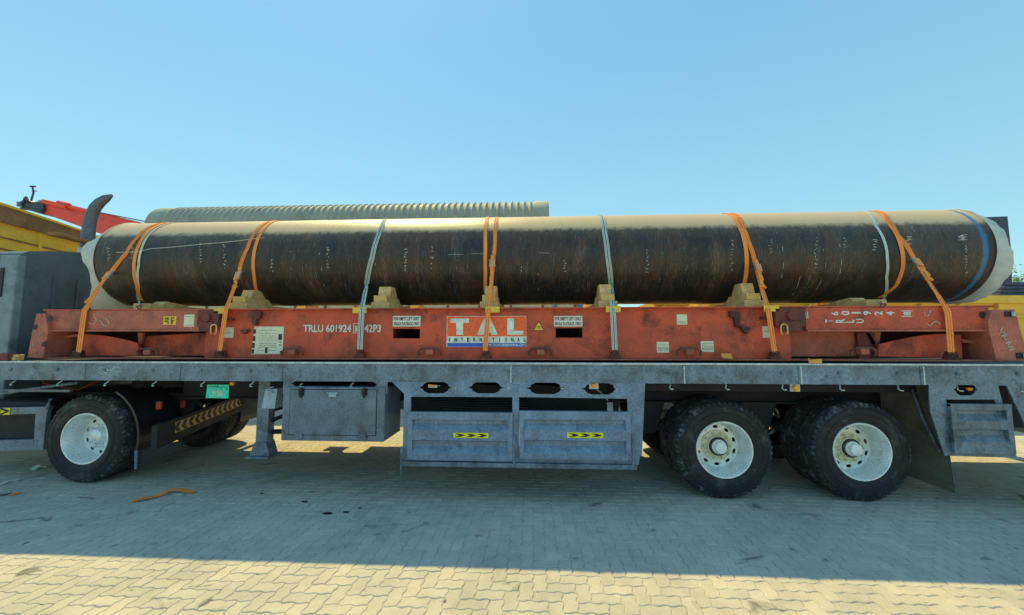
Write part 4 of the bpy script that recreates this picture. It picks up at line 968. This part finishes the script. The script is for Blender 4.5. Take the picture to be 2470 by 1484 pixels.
# ================================================================== TRACTOR
TT = thing('truck_tractor', (-6.2, 1.5, 0), 'dark grey truck tractor with upright exhaust, coupled to the trailer', 'truck')
cabm = MB(); cy0, cy1 = .50, 2.75
def cabprof(n=8):
    pts = [(cy0, .95), (cy0, 2.86), (cy0 + .03, 2.96), (cy0 + .11, 3.01)]
    for i in range(1, n): t = i / n; y = cy0 + .11 + (cy1 - cy0 - .22) * t; pts.append((y, 3.01 + .15 * math.sin(math.pi * t)))
    pts += [(cy1 - .11, 3.01), (cy1 - .03, 2.96), (cy1, 2.86), (cy1, .95)]; return pts
cabm.extr(cabprof(), -9.3, -7.06); CAB = cabm.build('cab', 'cab', TT, True)
m = MB(); m.box(-7.32, -7.05, cy0 - .015, cy0 + .09, 1.0, 2.93, .02); m.build('corner_panel', 'cabside', CAB)
m = MB(); m.box(-8.8, -7.4, cy0 - .012, cy0 - .002, 1.1, 2.85, .01); m.build('cab_side', 'cabside', CAB)
m = MB(); m.box(-7.28, -7.22, cy0 - .03, cy0 - .013, 2.35, 2.75, .01); m.build('vent_slot', 'ink', CAB)
m = MB()
for k in range(6): m.box(-7.055, -7.040, .9 + .3 * k, .93 + .3 * k, 1.3, 2.7)
m.box(-7.055, -7.045, .8, 2.5, 2.2, 2.23); m.build('rear_wall_rib', 'cab', CAB)
ex = [(-7.22, 1.42, 1.2), (-7.22, 1.42, 3.05), (-7.22, 1.42, 3.46), (-7.215, 1.42, 3.66), (-7.19, 1.42, 3.81), (-7.14, 1.42, 3.93), (-7.06, 1.42, 4.02), (-6.97, 1.42, 4.08), (-6.87, 1.42, 4.13)]
m = MB(); m.tube(ex, [.088, .088, .084, .080, .078, .076, .070, .058, .02], 18); EX = m.build('exhaust_stack', 'steel', TT, True)
m = MB(); m.tube([(-7.22, 1.42, 3.1), (-7.22, 1.42, 3.24)], .1, 18); m.build('exhaust_collar', 'trailer_light', EX, True)
m = MB(); m.box(-7.25, -7.1, .9, 1.35, 3.32, 3.37, .01); m.build('mirror_bar', 'tippertop', TT)
m = MB()
for yy in (.95, 1.85): m.box(-9.2, -4.75, yy - .05, yy + .05, .72, .98)
m.box(-7.0, -4.9, .9, 1.9, .98, 1.02); m.build('chassis_frame', 'black', TT)
m = MB(); m.tube([(-5.5, 1.4, 1.08), (-5.5, 1.4, 1.22)], .5, 32); m.build('fifth_wheel', 'black', TT, True)
wheel_parts(TT, (-5.56, .25, .54), style='drive'); wheel_parts(TT, (-5.56, 2.45, .54), side=1, style='drive')
m = MB(); m.tube([(-5.56, .6, .54), (-5.56, 2.1, .54)], .09, 14); m.lathe([(-.2, .02), (-.15, .17), (.15, .17), (.2, .02)], (-5.56, 1.35, .54), 20); m.build('drive_axle', 'black', TT, True)
def fender(y0, y1):
    m = MB(); a0, a1 = R_(-12), R_(62); n = 10; o = []; i_ = []
    for k in range(n + 1):
        a = a0 + (a1 - a0) * k / n; o.append((-5.52 + .66 * math.cos(a), .54 + .66 * math.sin(a))); i_.append((-5.52 + .635 * math.cos(a), .54 + .635 * math.sin(a)))
    m.prism(o + i_[::-1], y0, y1); return m
fender(.27, .85).build('mudguard', 'blackgloss', TT); fender(1.95, 2.45).build('mudguard', 'blackgloss', TT)
x, z = U(377, 978, .45); MB().box(x, x + .07, .44, .47, z - .05, z + .05, .006).build('tail_lamp', 'redlamp', TT)
x, z = U(436, 975, .8); MB().box(x, x + .06, .79, .82, z - .05, z + .05, .006).build('tail_lamp', 'redlamp', TT)
# rear cross bar with amber/black chevrons, skewed across
A0 = Vector((-4.43, .30, .612)); A1 = Vector((-4.78, 1.84, .70)); dA = (A1 - A0).normalized(); nA = dA.cross(Vector((0, 0, 1))).normalized(); uA = nA.cross(dA)
if nA.x < 0: nA = -nA
uA = Vector((0, 0, 1)) - dA * dA.z; uA.normalize(); LA = (A1 - A0).length
def barbox(a0, a1, z0, z1, t0, t1):
    m = MB(); vs = []
    for s_ in (a0, a1):
        for (n_, z_) in ((t0, z0), (t1, z0), (t1, z1), (t0, z1)): vs.append(m.bm.verts.new(A0 + dA * s_ + uA * z_ + nA * n_))
    for f_ in ((0, 1, 2, 3), (7, 6, 5, 4), (0, 4, 5, 1), (1, 5, 6, 2), (2, 6, 7, 3), (3, 7, 4, 0)): m.bm.faces.new([vs[i] for i in f_])
    return m
BB = barbox(-.30, LA + .3, -.10, .17, -.06, .0).build('rear_bar', 'black', TT)
st = barbox(.0, LA, .0, .13, .001, .004).build('reflective_strip', 'amberstrip', BB)
m = MB(); n = 12
for i in range(n):
    s0 = LA * (i + .25) / n; w_ = LA / n * .52; d_ = LA / n * .38; pr = [(s0, .006), (s0 + w_, .006), (s0 + w_ - d_, .065), (s0 + w_, .124), (s0, .124), (s0 - d_, .065)]
    a = [m.bm.verts.new(A0 + dA * p + uA * q + nA * .0045) for p, q in pr]; b = [m.bm.verts.new(A0 + dA * p + uA * q + nA * .006) for p, q in pr]
    m.bm.faces.new(a); m.bm.faces.new(b[::-1])
    for k in range(6): m.bm.faces.new((a[k], a[(k + 1) % 6], b[(k + 1) % 6], b[k]))
m.build('chevron_marks', 'ink', BB)
m = MB(); m.prism(P2([(330, 1086), (440, 1062), (438, 1082), (330, 1132)], .32), .32, .335); m.build('mudflap', 'black', TT)
m = MB(); m.prism(P2([(326, 1086), (333, 1086), (331, 1132), (326, 1131)], .31), .30, .318); m.build('flap_edge', 'trailer', TT)
# step/guard frame ahead of the drive wheel
m = MB()
for pl in ([(-60, 985), (118, 981), (112, 998), (-60, 1002)], [(86, 998), (112, 998), (103, 1085), (80, 1085)], [(-60, 1064), (80, 1060), (80, 1085), (-60, 1090)]): m.prism(P2(pl, .28), .28, .33)
SG = m.build('side_guard', 'trailer', TT)
x0, z1 = U(-40, 984, .277); x1, z0 = U(23, 1001, .277)
s = MB().box(x0, x1, .274, .2775, z0, z1).build('reflective_sticker', 'yellow', SG)
m = MB(); q = MB()
for (a, b_) in (((2, 986), (20, 992)), ((20, 992), (2, 999)), ((-16, 986), (0, 992)), ((0, 992), (-16, 999))):
    p = U(*a, .272); r = U(*b_, .272); q.tube([(p[0], .273, p[1]), (r[0], .273, r[1])], .012, 5)
q.build('chevron_marks', 'ink', s)
MB().box(-7.6, -6.25, .36, .85, .45, .98, .05).build('fuel_tank', 'black', TT)
m = MB(); m.box(-7.2, -5.9, .32, .36, 1.10, 1.13); m.tube([(-7.2, .35, 1.02), (-6.4, .33, 1.14), (-5.8, .33, 1.22)], .02, 8); m.build('catwalk_edge', 'trailer', TT)
m = MB(); m.tube([(-7.1, .9, 1.5), (-6.9, .8, 1.15), (-6.5, .9, 1.05), (-6.1, 1.1, 1.3)], .014, 8); m.build('air_line', 'redlamp', TT, True)
m = MB(); x, z = U(113, 985, .26); m.tube([(x, .26, z), (x + .03, .25, z + .05), (x + .05, .25, z + .12)], .018, 8); m.build('fender_bracket', 'trailer', TT)

# ================================================================== LITTER
def flat_ribbon(pts, w_, m, name, lab, cat, z=.006, lift=None):
    P = [Vector((*G(u, v), z + (lift[i] if lift else 0))) for i, (u, v) in enumerate(pts)]
    P = dense(P, 4); nr = [Vector((0, 0, 1))] * len(P); return tag(ribbon(P, nr, w_, .006).build(name, m), lab, cat)
flat_ribbon([(321, 1211), (345, 1208), (380, 1199), (405, 1190), (430, 1188), (469, 1190)], .062, 'orange', 'strap_offcut', 'orange strap offcut lying on the shaded paving by the drive wheel', 'strap offcut', lift=[0, .02, .0, .03, .03, 0])
flat_ribbon([(-30, 1182), (0, 1172), (20, 1162), (47, 1158)], .05, 'trash', 'wood_batten', 'pale thin slat lying on the paving at the picture corner by the drive wheel', 'slat')
flat_ribbon([(-10, 1198), (15, 1194), (28, 1192)], .03, 'rust_dark', 'webbing_scrap', 'dark twisted webbing scrap on the paving under the pale slat', 'webbing scrap')
flat_ribbon([(25, 1194), (34, 1196), (44, 1190)], .035, 'orange', 'strap_offcut', 'tiny orange strap end next to the dark webbing scrap', 'strap offcut')
flat_ribbon([(78, 1134), (96, 1130), (118, 1128)], .10, 'trash', 'paper_scrap', 'crumpled pale paper scrap on the ground just left of the drive wheel', 'paper', lift=[0, .04, .01])
random.seed(17)
for i, (u, v, s_) in enumerate(((631, 1192, .025), (735, 1212, .04), (790, 1240, .06), (835, 1237, .04), (868, 1227, .022))):
    x, y = G(u, v); m = MB(); n = 7
    lo = [(x + s_ * random.uniform(.6, 1) * math.cos(2 * math.pi * k / n), y + .35 * s_ * random.uniform(.6, 1) * math.sin(2 * math.pi * k / n)) for k in range(n)]
    m.face([(a, b, .0025) for a, b in lo]); m.face([(a, b, .012) for a, b in lo]) if False else None
    bm = m.bm; r = bmesh.ops.extrude_face_region(bm, geom=list(bm.faces)); bmesh.ops.translate(bm, vec=(0, 0, .010), verts=[q for q in r['geom'] if isinstance(q, bmesh.types.BMVert)])
    tag(m.build('dark_chip', 'black'), ('dark rubber chip, first of the five east of the orange offcut', 'slim dark rubber chip behind the largest chip on the paving', 'largest dark rubber chip on the shaded paving', 'dark rubber chip just right of the largest one', 'smallest dark rubber chip, farthest right of the five')[i], 'rubber chip', 'dark rubber chips on the paving')

# ================================================================== BEYOND THE TRUCK
# second load: cream boxed trailer with a grey spiral pipe on top
BT = thing('loaded_trailer', (-4.5, 7.65, 0), 'long cream panelled trailer load behind the truck, seen under the black pipe', 'trailer')
m = MB(); m.box(-12.5, 2.3, 6.5, 8.8, 1.25, 4.40); m.build('cream_load', 'creamload', BT)
m = MB()
for k in range(17): x = -12.3 + .9 * k; m.box(x - .03, x + .03, 6.47, 6.499, 1.4, 4.3)
m.build('panel_seams', 'tippertop', BT)
for x, w_ in ((.60, .10), (1.25, .28)): MB().box(x, x + w_, 6.455, 6.469, 2.35, 2.95).build('blue_tie', 'bluebits', BT)
m = MB(); m.box(-12.6, 2.4, 6.45, 8.85, 1.05, 1.248); m.build('trailer_bed', 'black', BT)
for x in (-10.5, -9.2, -.2, 1.1):
    for y in (6.55, 8.2): MB().lathe([(0, .12), (.02, .3), (0, .32), (-.02, .45), (.03, .53), (.27, .53), (.3, .3), (.28, .12)], (x, y, .53), 32).build('wheel', 'rubber', BT, True)
m = MB(); m.box(-11.4, -11.15, 6.6, 8.7, 4.401, 4.55); m.box(-1.1, -.85, 6.6, 8.7, 4.401, 4.55); m.box(-6.1, -5.85, 6.6, 8.7, 4.401, 4.55); m.build('pipe_bearers', 'wood', BT)
def corrugated(x0, x1, yc, zc_, R0):
    m = MB(); n = 64; rings = []; pitch = .195; per = 10; N_ = int((x1 - x0 - .9) / pitch * per)
    xs = [x0, x0 + .42] + [x0 + .45 + i * pitch / per for i in range(N_)] + [x1 - .40, x1]
    for x in xs:
        row = []
        for k in range(n):
            a = 2 * math.pi * k / n; r = R0
            if x0 + .44 < x < x1 - .41:
                t = ((x - x0) / pitch + a / (2 * math.pi)) % 1; r = R0 - .02 + .055 * math.exp(-((t - .5) / .13) ** 2)
            else: r = R0 + .02
            row.append(m.bm.verts.new((x, yc + r * math.cos(a), zc_ + r * math.sin(a))))
        rings.append(row)
    for A, B in zip(rings, rings[1:]):
        for k in range(n): m.bm.faces.new((A[k], A[(k + 1) % n], B[(k + 1) % n], B[k]))
    for row, xi in ((rings[0], x0 + .5), (rings[-1], x1 - .5)):
        inn = [m.bm.verts.new((v.co.x, yc + (v.co.y - yc) * .94, zc_ + (v.co.z - zc_) * .94)) for v in row]; in2 = [m.bm.verts.new((xi, v.co.y, v.co.z)) for v in inn]
        for k in range(n): m.bm.faces.new((row[k], row[(k + 1) % n], inn[(k + 1) % n], inn[k])); m.bm.faces.new((inn[k], inn[(k + 1) % n], in2[(k + 1) % n], in2[k]))
        m.bm.faces.new(in2)
    return m
o = corrugated(-12.15, .52, 7.65, 5.335, .79).build('ribbed_pipe', 'corr', None, True, angle=50)
tag(o, 'grey spiral-ribbed pipe lying behind and above the black pipe', 'pipe')
# yellow trailer on the other side
YT = thing('yellow_trailer', (9, 6.2, 0), 'yellow ribbed steel trailer body behind the white wrapped pipe end', 'trailer')
m = MB(); m.box(3.0, 16.5, 5.2, 7.6, 1.1, 2.72); m.build('body', 'tipper', YT)
m = MB(); m.box(2.95, 16.55, 5.12, 5.199, 2.62, 2.80, .01); m.box(2.95, 16.55, 5.12, 5.199, 2.28, 2.34, .01); m.build('top_rail', 'tipper', YT)
for k in range(16): x = 3.2 + .85 * k; MB().box(x - .05, x + .05, 5.11, 5.198, 1.15, 2.60, .01).build('body_rib', 'tipper', YT)
m = MB(); m.box(3.0, 16.5, 5.3, 7.5, .8, 1.09); m.build('trailer_bed', 'black', YT)
for x in (8.2, 9.5, 14.0):
    for y in (5.4, 7.2): MB().lathe([(0, .12), (.02, .3), (0, .32), (-.02, .45), (.03, .53), (.27, .53), (.3, .3), (.28, .12)], (x, y, .53), 32).build('wheel', 'rubber', YT, True)
# dark folded frame standing on it, and rubber mats
NF = thing('folded_gate', (11, 6, 2.8), 'dark blue folded steel gate standing behind the white wrapped pipe end', 'gate')
m = MB(); a = P2([(2300, 527), (2430, 522), (2441, 620), (2441, 700), (2418, 700), (2424, 620), (2414, 545), (2300, 548)], 6.0); m.prism(a, 6.0, 6.25); m.build('outer_frame', 'navy', NF)
m = MB(); a = P2([(2300, 556), (2404, 552), (2404, 700), (2300, 700)], 6.1); m.prism(a, 6.1, 6.15); m.build('frame_panel', 'navy', NF)
m = MB(); a = P2([(2407, 553), (2413, 553), (2426, 699), (2420, 699)], 6.08); m.prism(a, 6.08, 6.098); m.build('frame_brace', 'trailer_light', NF)
m = MB(); x0, _ = U(2385, 690, 5.6); x1, _ = U(2462, 690, 5.6); z0 = 2.805
for k, (a, b_) in enumerate(((0, .0), (.05, .05), (.12, .02), (.2, .0))): m.box(x0 + a, x1 - b_, 5.4, 6.0 - .05 * k, z0 + .09 * k, z0 + .08 + .09 * k, .015)
tag(m.build('rubber_mats', 'navy'), 'stack of dark rubber mats on the yellow trailer', 'mats')
# yellow tipper body and exhaust side on the left
TP = thing('tipper_truck', (-12.5, 4.5, 0), 'yellow tipper truck body with brown top rail behind the grey cab', 'truck')
pO = Vector((-14.3, 5.0, 0)); dT = Vector((.26, -.966, 0)) * -1
dT = Vector((-math.sin(R_(9)), math.cos(R_(9)), 0))
def onplane(u, v, p0, d_, off=0.):
    n_ = Vector((d_.y, -d_.x, 0)); q = p0 + n_ * off; r = ray(u, v); t = (q - CAM).dot(n_) / r.dot(n_); return CAM + r * t
P0 = Vector((-13.2, 3.6, 0))
def sideplate(pts, t0, t1, name, m, parent):
    mb = MB(); n_ = Vector((dT.y, -dT.x, 0)); base = [onplane(u, v, P0, dT) for u, v in pts]
    a = [mb.bm.verts.new(p + n_ * t0) for p in base]; b = [mb.bm.verts.new(p + n_ * t1) for p in base]; k = len(a)
    mb.bm.faces.new(a); mb.bm.faces.new(b[::-1])
    for i in range(k): mb.bm.faces.new((a[i], a[(i + 1) % k], b[(i + 1) % k], b[i]))
    return mb.build(name, m, parent)
B_ = sideplate([(-160, 495), (215, 588), (255, 590), (255, 760), (-160, 760)], 0, -1.8, 'body', 'tipper', TP)
sideplate([(-160, 448), (0, 492), (205, 561), (205, 590), (0, 536), (-160, 497)], .09, -1.6, 'top_rail', 'tippertop', TP)
sideplate([(-160, 447), (0, 491), (206, 560), (206, 564), (0, 497), (-160, 453)], .12, -1.6, 'rail_cap', 'tipper', TP)
sideplate([(205, 566), (250, 569), (256, 590), (255, 700), (205, 700)], .05, -1.6, 'corner_pillar', 'tipper', TP)
for dv in (30, 58): sideplate([(-160, 500 + dv), (0, 540 + dv), (200, 588 + dv), (200, 591 + dv), (0, 543.5 + dv), (-160, 504 + dv)], .03, .0, 'side_crease', 'tippertop', TP)
sideplate([(90, 560), (97, 562), (97, 760), (90, 760)], .05, .0, 'side_rib', 'tipper', TP)
q = onplane(120, 900, P0, dT); 
m = MB()
for s_ in (-1.2, .6, 1.9):
    c = P0 + dT * s_; m.tube([(c.x - .2, c.y, .55), (c.x - .55, c.y + .05, .55)], .55, 24)
m.build('wheel', 'rubber', TP, True)
m = MB(); a = P0 + dT * -2.5; b = P0 + dT * 3; m.tube([(a.x - .8, a.y, 1.0), (b.x - .8, b.y, 1.0)], .25, 6); m.build('chassis', 'black', TP)
# crane
CR = thing('mobile_crane', (-13, 11, 0), 'red crane boom with a dark head and wind vane beyond the yellow tipper', 'crane')
cy = 10.
def cp(u, v, y=cy): x, z = U(u, v, y); return (x, z)
MB().prism([cp(105, 491), cp(180, 497), cp(345, 538), cp(420, 560), cp(420, 620), cp(300, 585), cp(105, 515)], cy, cy + .7).build('boom', 'crane', CR)
MB().prism([cp(118, 497), cp(340, 551), cp(340, 556), cp(118, 501)], cy - .03, cy - .002).build('boom_stripe', 'crane', CR)
m = MB(); m.prism([cp(56, 488), cp(70, 482), cp(78, 490), cp(108, 488), (cp(112, 505)), cp(106, 518), cp(60, 504)], cy - .1, cy + .8)
for (a, b_) in (((52, 492), (64, 493)), ((52, 498), (66, 499)), ((60, 505), (110, 512)), ((72, 478), (78, 492)), ((70, 480), (66, 492))):
    p, r = cp(*a), cp(*b_); m.tube([(p[0], cy - .12, p[1]), (r[0], cy - .12, r[1])], .05, 6)
m.build('boom_head', 'cranedark', CR)
m = MB()
for (a, b_, r_) in (((75, 485), (81, 464), .035), ((81, 464), (78, 450), .03), ((73, 450), (85, 450), .035), ((77, 461), (88, 461), .02)):
    p, r = cp(*a), cp(*b_); m.tube([(p[0], cy, p[1]), (r[0], cy, r[1])], r_, 6)
m.build('wind_vane', 'cranedark', CR)
m = MB()
for (a, b_, r_) in (((112, 488), (160, 499), .09), ((160, 499), (222, 511), .05), ((150, 494), (172, 500), .14)):
    p, r = cp(*a), cp(*b_); m.tube([(p[0], cy - .1, p[1]), (r[0], cy - .1, r[1])], r_, 8)
m.build('luffing_cylinder', 'crane', CR)
p, r = cp(100, 486), cp(380, 541); m = MB(); m.tube([(p[0], cy - .1, p[1]), (r[0], cy - .1, r[1])], .022, 6); m.build('boom_cable', 'cranedark', CR)
x, z = cp(400, 590); MB().box(x - .5, x + 3.5, cy - .2, cy + 2.3, .9, z + .6, .05).build('superstructure', 'crane', CR)
m = MB(); m.box(x - 3, x + 7, cy - .2, cy + 2.4, .6, .89); m.build('carrier', 'cranedark', CR)
for k in range(4): MB().tube([(x - 2 + 2.3 * k, cy - .3, .55), (x - 2 + 2.3 * k, cy + .1, .55)], .55, 24).build('wheel', 'rubber', CR, True)
# tree
def tree(x, y, h, r, lab):
    T = thing('leafy_tree', (x, y, 0), lab, 'tree'); random.seed(int(x * 7))
    m = MB(); m.tube([(x, y, 0), (x + .1, y, h * .35), (x - .1, y, h * .6)], [.22, .16, .07], 10)
    for k in range(7):
        a = random.uniform(0, 6.28); m.tube([(x, y, h * .35), (x + r * .6 * math.cos(a), y + r * .6 * math.sin(a), h * random.uniform(.55, .85))], [.09, .02], 6)
    m.build('trunk', 'bark', T, True); m = MB()
    cl = [(random.gauss(0, r * .42), random.gauss(0, r * .42), h * .68 + random.gauss(0, h * .13)) for _ in range(42)]
    for k in range(5200):
        c = random.choice(cl); p = Vector((x + c[0] + random.gauss(0, r * .15), y + c[1] + random.gauss(0, r * .15), c[2] + random.gauss(0, h * .05)))
        a = Vector((random.uniform(-1, 1), random.uniform(-1, 1), random.uniform(-1, 1))).normalized(); b = a.orthogonal().normalized(); s_ = random.uniform(.05, .12)
        m.face([p - a * s_, p + b * s_ * .5, p + a * s_, p - b * s_ * .5])
    m.build('crown', 'leaf', T, recalc=False)
x, _ = U(2512, 700, 20.); tree(x, 20., 6.3, 2.0, 'green leafy tree at the picture edge behind the yellow trailer')
